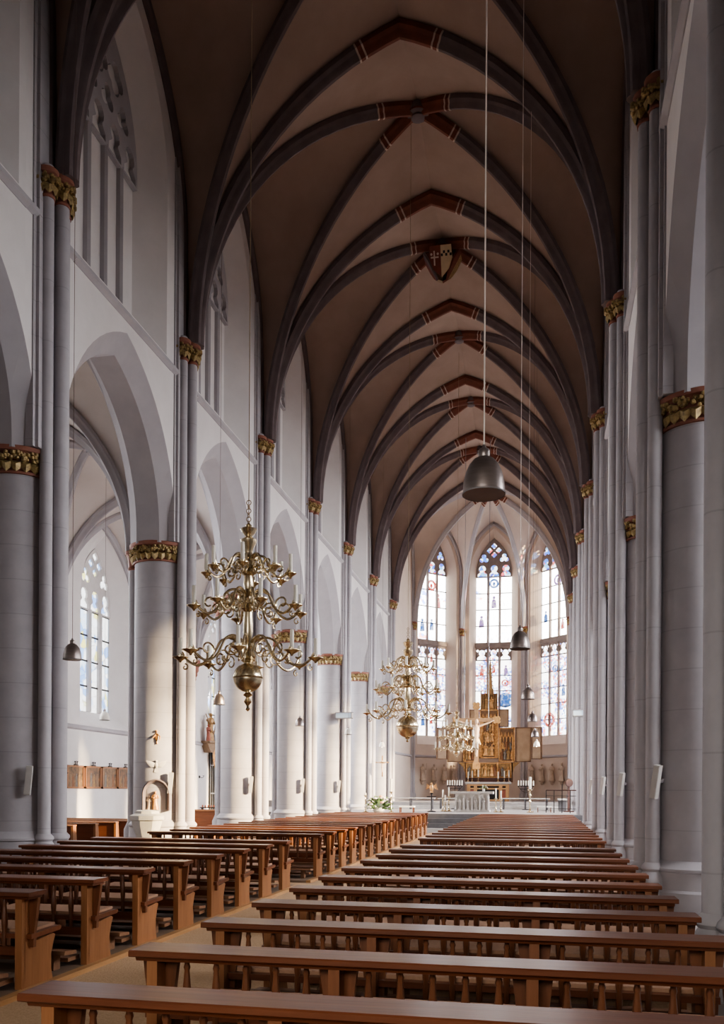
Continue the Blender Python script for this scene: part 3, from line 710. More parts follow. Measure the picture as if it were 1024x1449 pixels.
# ------------------------------------------------------------------ pews
def baluster():
    m = MB(); m.lathe([(.016, 0), (.022, .03), (.024, .10), (.020, .14), (.024, .16), (.028, .21), (.027, .27), (.018, .36), (.016, .38), (.022, .40), (.016, .42), (.018, .45)], 8); return m
BAL = baluster().mesh('baluster', M['woodbal'])
def build_pew(L, loc):
    t = thing('pew', '', 'pew', loc)
    m = MB(); m.prism([(0, .838), (.006, .832), (.296, .832), (.305, .838), (.305, .864), (.297, .872), (.010, .872), (0, .864)], 'x', 0, L); m.prism([(.03, .834), (.045, .805), (.26, .805), (.275, .834)], 'x', .03, L - .03); m.build('book_ledge', M['wood'], t)
    xs = [.13 + (L - .26) * i / 3 for i in range(4)]
    for x in xs:
        m = MB()
        m.prism([(.09, 0), (.09, .79), (.24, .79), (.285, .79), (.235, .47), (.235, .40), (.56, .43), (.60, .41), (.565, .34), (.53, .24), (.53, .10), (.56, 0)], 'x', x - .033, x + .033)
        m.prism([(.05, .0), (.05, .81), (.11, .81), (.11, 0)], 'x', x - .033, x + .033)
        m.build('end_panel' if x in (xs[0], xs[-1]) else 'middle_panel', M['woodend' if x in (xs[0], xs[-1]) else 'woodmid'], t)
        m = MB(); m.prism([(x - .115, .81), (x + .115, .81), (x + .108, .74), (x + .078, .50), (x + .072, .36), (x - .072, .36), (x - .078, .50), (x - .108, .74)], 'y', .17, .215); m.build('spreading_board', M['woodbal'], t)
    m = MB(); m.prism([(.13, .44), (.60, .455), (.625, .47), (.625, .49), (.60, .50), (.13, .485)], 'x', .05, L - .05); m.build('seat', M['wood'], t)
    for i in range(3):
        m = MB(); x0, x1 = xs[i] + .05, xs[i + 1] - .05
        m.prism([(.20, .487), (.60, .50), (.618, .507), (.61, .525), (.20, .515)], 'x', x0 - (.07 if i == 0 else 0), x1 + (.07 if i == 2 else 0)); m.build('seat_cushion', M['cushion'], t)
    m = MB(); m.bb(xs[0], xs[-1], .115, .165, .29, .37); m.build('back_rail', M['wood'], t)
    for i in range(3):
        for j in range(5):
            o = bpy.data.objects.new('baluster', BAL); COL.objects.link(o); o.parent = t
            o.location = (xs[i] + (xs[i + 1] - xs[i]) * (j + 1) / 6, .14, .36)
    m = MB(); m.prism([(-.34, .165), (-.33, .20), (-.325, .205), (-.12, .185), (-.11, .18), (-.11, .15)], 'x', .12, L - .12); k = m.build('kneeler', M['woodfoot'], t)
    for x in (.30, L / 2, L - .30):
        m = MB(); m.prism([(-.29, 0), (-.28, .17), (-.16, .165), (-.17, 0)], 'x', x - .035, x + .035); m.build('kneeler_leg', M['woodfoot'], k)
    m = MB(); m.bb(.2, L - .2, -.13, .09, .06, .10); m.build('foot_rail', M['woodfoot'], k)
    return t
DP = 1.137
prp = build_pew(3.64, (-2.43, 3.73, .010)); plp = build_pew(3.80, (-8.22, 6.95, .056))
for k in range(11):
    o = prp if k == 0 else dup(prp, (-2.43, 3.73 + DP * k, .010))
    tag(o, '%s wooden pew from the camera in the right block' % ORD[k] if k else 'nearest wooden pew of the right block, cut by the lower photo edge', 'pew', 'pews in the near right block')
for k in range(17):
    o = dup(prp, (-2.43, 17.36 + DP * k, .010))
    tag(o, '%s pew beyond the gap in the right block, counting towards the altar' % ORD[k], 'pew', 'pews in the far right block')
for k in range(8):
    o = plp if k == 0 else dup(plp, (-8.22, 6.95 + DP * k, .056))
    tag(o, '%s wooden pew from the left photo edge in the near left block' % ORD[k] if k else 'nearest pew at the lower left photo edge with tan seat', 'pew', 'pews in the near left block')
for k in range(16):
    o = dup(plp, (-8.22, 17.30 + DP * k, .056))
    tag(o, '%s pew beyond the cross aisle in the left block, counting towards the altar' % ORD[k], 'pew', 'pews in the far left block')
# panelled pews in the left aisle
def aisle_pew(loc, L, label, grp):
    t = thing('aisle_pew', label, 'pew', loc, group=grp)
    m = MB(); m.bb(0, L, 0, .05, .12, .88); m.build('back_panel', M['wood'], t)
    m = MB(); m.prism([(-.05, .88), (.12, .88), (.13, .9), (.12, .92), (-.05, .92), (-.06, .9)], 'x', -.03, L + .03); m.build('top_rail', M['woodend'], t)
    m = MB(); m.prism([(.05, .42), (.5, .44), (.5, .48), (.05, .46)], 'x', 0, L); m.build('seat', M['wood'], t)
    for x in (0, L):
        m = MB(); m.prism([(-.04, 0), (-.04, .88), (.10, .88), (.14, .5), (.5, .46), (.5, 0)], 'x', x - .03, x + .03); m.build('end_panel', M['woodend'], t)
    return t
AO = ['nearest dark panelled pew in the left aisle under the panel paintings', 'second dark panelled pew in the left aisle under the panel paintings', 'third dark panelled pew in the left aisle under the panel paintings', 'fourth panelled pew in the left aisle beside the font', 'farthest panelled pew in the left aisle under the panel paintings']
for i in range(5): aisle_pew((-15.0, 20.0 + 1.12 * i, 0), 3.5, AO[i], 'left aisle pews under the paintings')
for i in range(2): aisle_pew((-15.6, 35.2 + 1.15 * i, 0), 3.6, ['near panelled pew far down the left aisle before the grille', 'far panelled pew down the left aisle before the grille'][i], 'left aisle pews by the grille')

# ------------------------------------------------------------------ pendant lamps
def lamp_proto():
    t = thing('pendant_lamp', '', 'lamp')
    prof = [(.27, 0), (.272, .02), (.27, .06), (.262, .16), (.235, .28), (.19, .38), (.13, .45), (.075, .48)]
    m = MB(); m.lathe(prof + [(.065, .475), (.12, .44), (.18, .37), (.225, .27), (.252, .16), (.26, .04), (.26, 0), (.27, 0)], 28); m.build('shade', M['lamp'], t)
    m = MB(); m.lathe([(.07, .47), (.075, .48), (.075, .56), (.062, .585), (.03, .60), (.022, .64), (.001, .65)], 16); m.build('cap', M['lamp'], t)
    m = MB(); m.lathe([(.258, .002), (.278, -.004), (.28, .012), (.272, .02)], 28); m.build('rim', M['speakerback'], t)
    m = MB(); m.lathe([(.001, .05), (.25, .05), (.25, .06), (.001, .06)], 24)
    for i in range(7): m.ball((.15 * math.cos(i), .15 * math.sin(i * 1.7), .05), .03, 6)
    m.build('reflector', M['lampin'], t)
    return t
lp0 = lamp_proto(); first = True
LAMPS = [(-.42, 6.27, 3.96, 'large brushed metal bell lamp hanging at upper centre right, nearest the camera', 'cord'),
         (-.34, 13.3, 3.97, 'second bell lamp on the right, before the centre apse window edge', 'cord'),
         (-.34, 20.7, 3.97, 'third bell lamp on the right, before the right apse window', 'cord'),
         (-.32, 28.3, 4.03, 'fourth bell lamp on the right, above the altar wing', 'cable'),
         (-.30, 35.9, 4.00, 'fifth bell lamp on the right, dark, directly over the glowing one', 'cable'),
         (-.28, 43.3, 3.98, 'small lit bell lamp in front of the right altar wing', 'cable'),
         (-7.62, 13.2, 3.97, 'bell lamp hanging beside the nearest left pier', 'cable'),
         (-8.0, 20.9, 3.97, 'bell lamp hanging by the painted statue, before the third left pier', 'cable'),
         (-8.0, 28.4, 3.97, 'small bell lamp hanging before the fourth left pier', 'cable'),
         (-8.0, 35.9, 4.15, 'tiny bell lamp hanging below the pale blue glass box', 'cable'),
         (-8.0, 43.8, 4.0, 'small lit lamp hanging by the last left pier', 'cable'),
         (-13.0, 24.4, 3.9, 'pale lamp hanging before the sill of the left aisle window', 'cable')]
LS = .30 / .544
for i, (x, y, z, lab, cm) in enumerate(LAMPS):
    o = lp0 if i == 0 else dup(lp0, (x, y, z)); o.location = (x, y, z); o.scale = (LS,) * 3; tag(o, lab, 'lamp', 'bell pendant lamps')
    if 'lit' in lab.split() or 'pale' in lab:
        for c in o.children:
            if c.name.startswith('shade'): c.data = c.data.copy(); c.data.materials[0] = M['white']
        if 'lit' in lab.split():
            m = MB(); m.ball((0, 0, .08), .10, 10); m.build('bulb', M['lit'], o)
            ld = bpy.data.lights.new('lamp_light', 'POINT'); ld.energy = 60; ld.color = (1, .86, .66); ld.shadow_soft_size = .06
            lo = bpy.data.objects.new('lamp_light', ld); COL.objects.link(lo); lo.location = (x, y, z - .12)
for i, (x, y, z, lab, cm) in enumerate(LAMPS):
    o = [q for q in COL.objects if q.get('label') == lab][0]
    zt = vault_z(x, y, z + .8); m = MB(); r = .0105 if cm == 'cord' else .008
    m.tube([(0, 0, .64), (0, 0, (zt - z + .03) / LS)], r, 6); m.build('cord', M[cm], o)

# ------------------------------------------------------------------ chandeliers
def chandelier(label, x, y, zb, H, tiers, ballr, ballz, candle_h, th, stemprof, cm='goldcable'):
    t = thing('chandelier', label, 'chandelier', (x, y, zb), group='brass candle chandeliers')
    m = MB(); m.lathe(stemprof, 18); m.build('stem', M['brass'], t)
    m = MB(); m.lathe([(.02, ballz - ballr * 1.0)] + [(ballr * math.sin(a), ballz - ballr * math.cos(a)) for a in [PI * i / 14 for i in range(1, 14)]] + [(.03, ballz + ballr)], 24)
    m.lathe([(ballr * 1.0, ballz - .012), (ballr * 1.04, ballz), (ballr * 1.0, ballz + .012)], 24); m.build('ball', M['brass'], t)
    for (zr, rad, zp, n, ph, drop) in tiers:
        # S-curved arm from the stem out, dropping and rising to the pan
        am = MB(); top = zr
        P = [(.03, top), (rad * .12, top + drop * .30), (rad * .26, top + drop * .45), (rad * .40, top + drop * .28), (rad * .48, top - drop * .15), (rad * .58, top - drop * .62), (rad * .74, top - drop * .86), (rad * .90, top - drop * .62), (rad * .98, top - drop * .25), (rad, zp)]
        # Catmull smoothing
        Q = []
        for i in range(len(P) - 1):
            p0, p1, p2, p3 = [P[max(0, min(len(P) - 1, i + d))] for d in (-1, 0, 1, 2)]
            for s_ in range(4):
                u = s_ / 4
                Q.append(tuple(.5 * ((2 * p1[c]) + (-p0[c] + p2[c]) * u + (2 * p0[c] - 5 * p1[c] + 4 * p2[c] - p3[c]) * u * u + (-p0[c] + 3 * p1[c] - 3 * p2[c] + p3[c]) * u ** 3) for c in (0, 1)))
        Q.append(P[-1])
        am.tube([(r, 0, z) for r, z in Q], th, 6)
        def spiral(cx_, cz_, r0, turns, st, sg):
            return [(cx_ + r0 * (1 - .8 * i / 16) * math.cos(st + sg * turns * 2 * PI * i / 16), 0, cz_ + r0 * (1 - .8 * i / 16) * math.sin(st + sg * turns * 2 * PI * i / 16)) for i in range(17)]
        am.tube(spiral(rad * .27, top - drop * .06, drop * .46, 1.1, PI / 2, 1), th * .75, 5); am.tube(spiral(rad * .42, top - drop * .62, drop * .34, 1.1, PI / 3, 1), th * .65, 5)
        am.tube(spiral(rad * .72, top - drop * .36, drop * .46, 1.1, -PI / 2, -1), th * .75, 5)
        am.tube(spiral(rad * .93, top - drop * .95, drop * .16, 1., PI / 2, 1), th * .6, 5)
        ame = am.mesh('arm', M['brass'])
        pm = MB(); pr_ = rad * .085 + .03
        pm.lathe([(.012, -.05), (.02, -.03), (pr_ * .5, -.012), (pr_, .012), (pr_, .018), (.03, .004), (.028, .03), (.02, .035), (.02, .06), (.001, .06)], 14); pme = pm.mesh('drip_pan', M['brass'])
        cmh = MB(); cmh.lathe([(.019 * (th / .012), .05), (.018 * (th / .012), candle_h + .05), (.006, candle_h + .055)], 10); cme = cmh.mesh('candle', M['candle'])
        for i in range(n):
            a = ph + 2 * PI * i / n
            o = bpy.data.objects.new('arm', ame); COL.objects.link(o); o.parent = t; o.rotation_euler = (0, 0, a)
            for nm, me in (('drip_pan', pme), ('candle', cme)):
                c = bpy.data.objects.new(nm, me); COL.objects.link(c); c.parent = o; c.location = (rad, 0, zp)
    zt = vault_z(x, y, zb + H + .3)
    m = MB()
    for i in range(6): m.tube([(.03 * math.cos(q * PI / 4) * (i % 2), .03 * math.cos(q * PI / 4) * (1 - i % 2), H + .05 * i + .03 * math.sin(q * PI / 4)) for q in range(9)], .006, 5)
    m.tube([(0, 0, H + .1), (0, 0, zt - zb + .03)], .006, 6); m.build('cable', M[cm], t)
    return t
def stem(H, ballz, ballr, tz, w):
    p = [(.002, 0), (.03 * w, .03), (.015 * w, .07), (.05 * w, .12), (.02 * w, .17), (.06 * w, .20), (.03 * w, .23), (.03 * w, ballz)]
    z = ballz + ballr; p += [(.05 * w, z), (.09 * w, z + .03), (.05 * w, z + .06)]
    for q in tz:
        p += [(.05 * w, q - .16), (.10 * w, q - .12), (.075 * w, q - .06), (.095 * w, q), (.075 * w, q + .05), (.045 * w, q + .12), (.06 * w, q + .18)]
    z = tz[-1] + .22
    k = (H - z)
    p += [(.09 * w, z + k * .05), (.10 * w, z + k * .22), (.04 * w, z + k * .36), (.05 * w, z + k * .42), (.08 * w, z + k * .56), (.10 * w, z + k * .72), (.085 * w, z + k * .76), (.03 * w, z + k * .82), (.04 * w, z + k * .9), (.012 * w, H)]
    return p
chandelier('near brass chandelier hanging left of centre, three tiers of white candles', XN, 10.1, 2.79, 2.28,
           [(.78, .82, .64, 8, .2, .26), (1.36, .655, 1.22, 8, .55, .24), (1.80, .51, 1.66, 8, .2, .20)], .178, .41, .20, .0155, stem(2.28, .41, .178, (.78, 1.36, 1.80), 1.))
chandelier('middle brass chandelier with big ball before the left apse window', XN, 22.9, 3.10, 2.75,
           [(.98, 1.08, .76, 8, .1, .40), (1.60, .86, 1.36, 8, .45, .36), (2.12, .68, 1.92, 8, .1, .3)], .295, .42, .20, .02, stem(2.75, .42, .295, (.98, 1.60, 2.12), 1.4))
chandelier('far small gilded chandelier in front of the left altar wing', XN, 36.4, 3.15, 2.05,
           [(.55, .86, .40, 10, .1, .24), (1.0, .72, .88, 10, .3, .22), (1.42, .58, 1.30, 8, .1, .18)], .14, .25, .24, .02, stem(2.05, .25, .14, (.55, 1.0, 1.42), 1.2))

# ------------------------------------------------------------------ speakers on the piers
def speaker_proto():
    t = thing('column_speaker', '', 'speaker'); tl = Matrix.Rotation(.10, 4, 'Y')
    m = MB(); m.prism([(-.055, -.05), (.055, -.05), (.055, .03), (.04, .05), (-.04, .05), (-.055, .03)], 'z', -.26, .26); m.xform(tl); m.build('cabinet', M['speaker'], t)
    m = MB(); m.bb(-.048, .048, -.058, -.048, -.25, .25); m.xform(tl); m.build('grille', M['speaker'], t)
    m = MB(); m.bb(-.02, .02, .04, .16, -.03, .03); m.build('bracket', M['speakerback'], t)
    return t
sp = speaker_proto(); LL = ['on the nearest left pier', 'on the pier with the niche and font', 'on the third left pier', 'on the fourth left pier', 'on the fifth left pier']
RR = ['on the big round right pier', 'on the second visible right pier', 'on the third visible right pier', 'on the fourth visible right pier']
for i in range(5):
    o = sp if i == 0 else dup(sp, (0, 0, 0)); o.location = (-9.0, YK(i) - .52, 1.98); o.rotation_euler = (.06, 0, .35); tag(o, 'slim pale column speaker ' + LL[i], 'speaker', 'column speakers on the piers')
for i in range(4):
    o = dup(sp, (1.72, YK(i) - .52, 2.0), -.35, 'slim grey column speaker ' + RR[i])
    o.rotation_euler = (.10, .13, -.75)

# ------------------------------------------------------------------ font, niche and reliefs on the second left pier
px_, py_ = XN - DC, YK(1)
view = Vector((.33, -.94, 0)).normalized()          # outward direction of the niche on the round pier
rzv = math.atan2(view.x, -view.y)
t = thing('font', 'white octagonal stone font at the foot of the second left pier', 'font', (-9.32, 19.60, 0))
m = MB(); m.lathe([(.30, 0), (.30, .1), (.20, .16), (.13, .3), (.15, .42)], 8); m.build('foot', M['palestone'], t)
m = MB(); m.lathe([(.15, .40), (.20, .60), (.30, .78), (.37, .98), (.38, 1.08), (.34, 1.08)], 8); m.build('bowl', M['palestone'], t)
m = MB(); m.lathe([(.38, 1.07), (.43, 1.09), (.43, 1.19), (.39, 1.21), (.31, 1.24), (.29, 1.30), (.24, 1.32), (.02, 1.33)], 8); m.build('lid', M['palestone'], t)
t = thing('wall_niche', 'arched stone niche set into the second left pier above the font', 'niche', (px_ + view.x * .60, py_ + view.y * .60, 1.30), rzv)
m = MB(); A_ = [(-.34, 0)] + [(x, .42 + z) for x, z in arch(.34, .36, 8)] + [(.34, 0)]; B_ = [(-.26, 0.02)] + [(x, .42 + z) for x, z in arch(.26, .28, 8)] + [(.26, 0.02)]
m.grid([[(p[0], .08, p[1]) for p in A_], [(p[0], -.10, p[1]) for p in A_], [(p[0], -.13, p[1]) for p in [(a[0] * .93, a[1] * .96) for a in A_]], [(p[0], -.06, p[1]) for p in B_], [(p[0], .06, p[1]) for p in B_]]); m.build('stone_surround', M['rib'], t)
m = MB(); m.add([(p[0], .02, p[1]) for p in B_], [list(range(len(B_)))]); m.build('back', M['slate'], t)
def figure_mb(h, seed=0, arms=True, staff=False, wide=1.):
    """robed standing figure with head, arms and drapery folds"""
    rnd = random.Random(seed); m = MB(); n = 20; prof = [(.0, .17), (.04, .165), (.30, .135), (.48, .12), (.60, .125), (.70, .135), (.78, .135), (.82, .10), (.845, .05), (.86, .04)]
    rows = []
    for z, r in prof:
        row = []
        for i in range(n + 1):
            a = 2 * PI * i / n; fold = 1 + (.10 * math.sin(a * 6 + seed) * max(0, (.75 - z)))
            sway = .025 * math.sin(z * 5 + seed)
            row.append((h * (r * fold * math.cos(a) * wide + sway), h * r * fold * math.sin(a) * .72, h * z))
        rows.append(row)
    m.grid(rows)
    m.ball((h * .01, -h * .015, h * .925), h * .062, 10, (.85, .95, 1.2)); m.ball((h * .01, h * .012, h * .935), h * .066, 10, (.95, 1., 1.15))
    m.ball((h * .01, -h * .07, h * .92), h * .012, 6)
    if arms:
        for s_ in (-1, 1):
            m.tube([(s_ * h * .125 * wide, 0, h * .78), (s_ * h * .17 * wide, -h * .03, h * .62), (s_ * h * .06, -h * .14, h * (.60 + .04 * rnd.random()))], [h * .045, h * .042, h * .025], 7)
            m.ball((s_ * h * .045, -h * .15, h * .605), h * .022, 6)
    if staff: m.tube([(h * .2, -h * .1, 0), (h * .2, -h * .12, h * 1.05)], h * .012, 5)
    return m
figure_mb(.46, 2).xform(Matrix.Translation((-.02, -.06, .02))).build('gilded_figure', M['goldleaf'], t)
figure_mb(.34, 5).xform(Matrix.Translation((-.17, -.02, .02))).build('dark_figure', M['statue'], t)
t = thing('gilded_ornament', 'small gilded figure fixed high on the second left pier', 'ornament', (px_ + view.x * .63, py_ + view.y * .63, 3.12), rzv)
m = MB(); m.ball((0, 0, 0), .05, 8, (.8, .6, 2.2)); m.ball((.0, -.01, .14), .035, 8); m.tube([(.02, -.02, .08), (.09, -.05, .0), (.07, -.05, -.09)], .018, 6); m.tube([(-.02, -.02, .05), (-.09, -.03, -.03)], .02, 6); m.tube([(0, 0, -.1), (.02, -.01, -.18)], .02, 6); m.build('carving', M['goldleaf'], t)
t = thing('dove_relief', 'pale dove with spread wings mounted on the second left pier', 'relief', (px_ + view.x * .635, py_ + view.y * .635, 2.42), rzv)
m = MB(); m.ball((0, -.01, 0), .05, 8, (.8, .35, 1.7)); m.ball((0, -.015, .10), .03, 8)
for s_ in (-1, 1): m.add([(0, 0, .05), (s_ * .12, .0, .09), (s_ * .25, .03, .12), (s_ * .22, .02, .03), (s_ * .14, .005, -.05), (s_ * .04, 0, -.05), (s_ * .1, -.03, .04)], [(0, 1, 6), (1, 2, 6), (2, 3, 6), (3, 4, 6), (4, 5, 6), (5, 0, 6)])
m.add([(-.03, 0, -.07), (.03, 0, -.07), (.06, 0, -.17), (0, 0, -.19), (-.06, 0, -.17)], [(0, 1, 2, 3, 4)]); m.build('bird', M['palestone'], t)

# ------------------------------------------------------------------ left aisle: paintings, statue, grille
XW = XN - DA
ys = [27.62, 28.86, 30.1, 31.36, 32.6]
LBL = ['leftmost painted panel in gilt frame on the left aisle wall', 'second painted panel from the left on the left aisle wall', 'third painted panel from the left, brightest of the row', 'rightmost painted panel of the row beside the dark shaft']
for i in range(4):
    a, b = ys[i] + .04, ys[i + 1] - .04; cxp = (a + b) / 2; w = (b - a)
    t = thing('panel_painting', LBL[i], 'painting', (XW + .012, cxp, 1.82), PI / 2, 'panel paintings in the left aisle')
    m = MB()
    for q in ((-w / 2, -w / 2 + .07, 0, .82), (w / 2 - .07, w / 2, 0, .82)): m.bb(q[0], q[1], -.06, 0, q[2], q[3])
    m.bb(-w / 2, w / 2, -.06, 0, 0, .06); m.bb(-w / 2, w / 2, -.06, 0, .76, .82); m.build('frame', M['woodend'], t)
    m = MB(); m.bb(-w / 2 + .06, w / 2 - .06, -.03, -.01, .05, .77); m.build('painted_board', M['painting2' if i in (0, 2) else 'painting'], t)
    rnd = random.Random(i)
    for j in range(4):
        f = figure_mb(rnd.uniform(.36, .56), j + i * 5, False); f.xform(Matrix.Translation((-.33 + .21 * j + rnd.uniform(-.03, .03), -.03, .06)) @ Matrix.Diagonal((1, .04, 1, 1)))
        f.build('painted_figure', [M['cross'], M['carvedred'], M['carvedblue'], M['oldgold']][(j + i) % 4], t)
    t2 = thing('picture_bracket', ['small dark bracket on top of the leftmost painted panel', 'small dark bracket above the second painted panel', 'small dark bracket above the third painted panel', 'small dark bracket above the rightmost painted panel'][i], 'bracket', (XW + .04, cxp, 2.64), PI / 2, 'brackets above the panel paintings')
    m = MB(); m.bb(-.12, .12, -.06, 0, 0, .03); m.tube([(-.07, -.03, .02), (-.09, -.04, .12)], .012, 5); m.tube([(.07, -.03, .02), (.09, -.04, .12)], .012, 5); m.ball((-.09, -.04, .13), .025, 6); m.ball((.09, -.04, .13), .025, 6); m.tube([(0, -.03, .02), (0, -.04, .16)], .012, 5); m.build('hook', M['iron'], t2)
def sconce(loc, rz, label):
    t = thing('wall_sconce', label, 'sconce', loc, rz, 'wall sconces')
    m = MB(); m.lathe([(.001, 0), (.07, 0), (.07, .02), (.001, .03)], 12); m.xform(Matrix.Rotation(PI / 2, 4, 'X')); m.build('back_plate', M['iron'], t)
    m = MB(); m.tube([(0, -.02, 0), (0, -.12, -.05), (0, -.22, -.01), (0, -.22, .05)], .014, 6); m.lathe([(.01, .03), (.05, .05), (.05, .06), (.01, .06)], 10, (0, -.22, 0)); m.build('arm', M['iron'], t)
sconce((XW + .02, 27.35, 2.3), PI / 2, 'dark iron sconce on the wall left of the painted panels')
sconce((XW + .02, 39.7, 2.4), PI / 2, 'small sconce on the white wall strip beside the grille')
t = thing('wall_statue', 'painted wooden saint group on a bracket high on the left aisle wall', 'statue', (XW + .35, 40.3, 4.05), PI / 2 - .3)
figure_mb(1.35, 3, True, True).xform(Matrix.Translation((0, 0, .12))).build('robed_figure', M['oldgold'], t)
figure_mb(.8, 7).xform(Matrix.Translation((-.3, -.1, .1))).build('red_robed_figure', M['robe_red'], t)
m = MB(); m.tube([(.1, -.1, .4), (.35, -.2, 1.5)], .03, 6); m.tube([(-.1, -.2, .5), (.4, -.2, .95)], .03, 6); m.ball((.38, -.2, 1.55), .09, 6); m.ball((-.35, -.1, 1.1), .09, 6); m.tube([(-.15, -.1, .9), (-.5, -.1, 1.4)], .025, 5); m.build('attributes', M['cross'], t)
m = MB(); m.bb(-.45, .45, -.3, .3, 0, .10); m.prism([(-.4, 0), (.4, 0), (.1, -.45), (-.1, -.45)], 'y', -.12, .3); m.build('bracket', M['cross'], t)
t = thing('hanging_medallion', 'oval gilded medallion hanging below the painted saint group', 'medallion', (XW + .32, 40.95, 3.45), PI / 2)
m = MB(); m.ball((0, 0, 0), .30, 16, (.75, .15, 1.6)); o = m.build('disc', M['goldleaf'], t)
m = MB()
for i in range(14): a = 2 * PI * i / 14; m.tube([(.2 * math.cos(a), 0, .42 * math.sin(a)), (.34 * math.cos(a), 0, .62 * math.sin(a))], [.035, .006], 5)
m.build('rays', M['oldgold'], t)
figure_mb(.6, 4).xform(Matrix.Translation((0, -.05, -.3))).build('figure', M['robe_red'], t)
t = thing('iron_grille', 'dark chapel grille in the left aisle wall behind the medallion', 'grille', (XW + .05, 42.0, 0), PI / 2)
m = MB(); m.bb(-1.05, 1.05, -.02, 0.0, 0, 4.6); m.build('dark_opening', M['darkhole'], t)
m = MB()
for i in range(9): m.bb(-1.05 + i * .2625 - .015, -1.05 + i * .2625 + .015, -.06, -.03, 0, 4.6)
for z in (.1, 1.6, 3.0, 4.55): m.bb(-1.05, 1.05, -.065, -.025, z - .03, z + .03)
m.build('bars', M['frame'], t)
t = thing('candle_stand', 'stand of red votive lights before the grille', 'candle stand', (-15.3, 39.0, 0))
m = MB(); m.bb(-.5, .5, -.15, .15, .92, .96); m.bb(-.45, -.41, -.1, .1, 0, .92); m.bb(.41, .45, -.1, .1, 0, .92); m.build('rack', M['iron'], t)
for i in range(7):
    m = MB(); m.lathe([(.03, .96), (.035, 1.05), (.03, 1.06)], 8, (-.42 + .14 * i, 0, 0)); m.build('votive_light', M['robe_red'], t)

# ------------------------------------------------------------------ pale glass boxes on the far piers
for i, (x, y, lab) in enumerate(((-8.75, 38.30, 'pale blue glass box in grey frame on the fifth left pier'), (1.50, 38.4, 'pale blue glass box in grey frame on the right far pier'))):
    t = thing('display_box', lab, 'display box', (x, y, 5.02), group='pale glass boxes')
    w = .76 if i == 0 else .5
    m = MB(); m.bb(-w / 2, w / 2, -.05, .25, 0, .035); m.bb(-w / 2, w / 2, -.05, .25, .25, .285); m.bb(-w / 2, -w / 2 + .03, -.05, .25, 0, .285); m.bb(w / 2 - .03, w / 2, -.05, .25, 0, .285); m.build('frame', M['frame'], t)
    m = MB(); m.bb(-w / 2 + .02, w / 2 - .02, -.03, .2, .03, .26); m.build('pane', M['signglass'], t)

# ------------------------------------------------------------------ chancel furniture
t = thing('altar', 'white carved stone altar table at the centre of the chancel', 'altar', (-3.27, 42.0, ZA))
m = MB(); m.prism([(-.55, .86), (.55, .86), (.60, .92), (.60, .98), (-.60, .98), (-.60, .92)], 'x', -1.0, 1.0); m.build('mensa', M['palestone'], t)
m = MB(); m.bb(-.84, .84, -.46, .46, 0, .10); m.build('plinth', M['palestone'], t)
m = MB(); m.bb(-.78, .78, -.34, .42, .10, .86); m.build('core', M['palestone'], t)
for i in range(5):
    x = -.76 + i * .38; m = MB(); m.bb(x - .05, x + .05, -.46, -.34, .10, .70)
    m.lathe([(.06, 0), (.04, .05), (.04, .5), (.06, .55)], 8, (x, -.45, .12)); m.build('pier', M['palestone'], t)
for i in range(4):
    x = -.57 + i * .38; m = MB(); m.grid([[(x + p, -.45, .66 + z) for p, z in arch(.14, .15, 6)], [(x + p, -.45, .86) for p, z in arch(.14, .15, 6)]]); m.grid([[(x + p, -.45, .66 + z) for p, z in arch(.14, .15, 6)], [(x + p, -.34, .66 + z) for p, z in arch(.14, .15, 6)]]); m.bb(x - .19, x - .14, -.45, -.34, .66, .86); m.bb(x + .14, x + .19, -.45, -.34, .66, .86)
    m.build('arch', M['palestone'], t)
    figure_mb(.5, i).xform(Matrix.Translation((x, -.40, .16))).build('carved_figure', M['palestone'], t)
    m = MB(); m.bb(x - .08, x + .08, -.46, -.34, .1, .17); m.build('pedestal', M['palestone'], t)
def candlestick(x, y, z, h, ch, label, grp, cr=.035, w=1.):
    t = thing('candlestick', label, 'candlestick', (x, y, z), group=grp)
    m = MB(); m.lathe([(.11 * w, .0), (.12 * w, .03), (.05 * w, .07), (.025 * w, .11), (.045 * w, .16), (.022 * w, .20), (.02 * w, h * .42), (.05 * w, h * .46), (.02 * w, h * .52), (.028 * w, h * .68), (.045 * w, h * .74), (.02 * w, h * .80), (.03 * w, h * .93), (.085 * w, h * .96), (.09 * w, h), (.02 * w, h)], 14)
    for i in range(3): m.ball((.11 * w * math.cos(i * 2.09), .11 * w * math.sin(i * 2.09), .03 * w), .03 * w, 6)
    m.build('stick', M['brass'], t)
    m = MB(); m.lathe([(cr, h), (cr, h + ch), (.008, h + ch + .012)], 12); m.build('candle', M['candle'], t)
    return t
G = 'brass candlesticks round the altar'
candlestick(-4.68, 42.0, ZA, .66, .38, 'left brass candlestick of the trio left of the altar', G)
candlestick(-4.53, 41.7, ZA, .46, .32, 'shortest middle brass candlestick of the trio left of the altar', G)
candlestick(-4.40, 42.1, ZA, .72, .44, 'tallest right brass candlestick of the trio left of the altar', G)
candlestick(-2.14, 41.7, ZA, .66, .46, 'taller brass candlestick just right of the altar', G)
candlestick(-1.90, 41.5, ZA, .62, .38, 'shorter brass candlestick right of the altar', G)
candlestick(-.56, 41.8, ZA, 1.10, .56, 'tall brass paschal candlestick standing alone on the right', G, .06, 1.3)
candlestick(-6.67, 38.9, ZA, .95, .58, 'tall brass stand with thick candle at the right of the big flower arrangement', G, .05)
candlestick(-7.85, 38.9, ZA, .78, .10, 'slim brass candlestick left of the big flower arrangement', G)
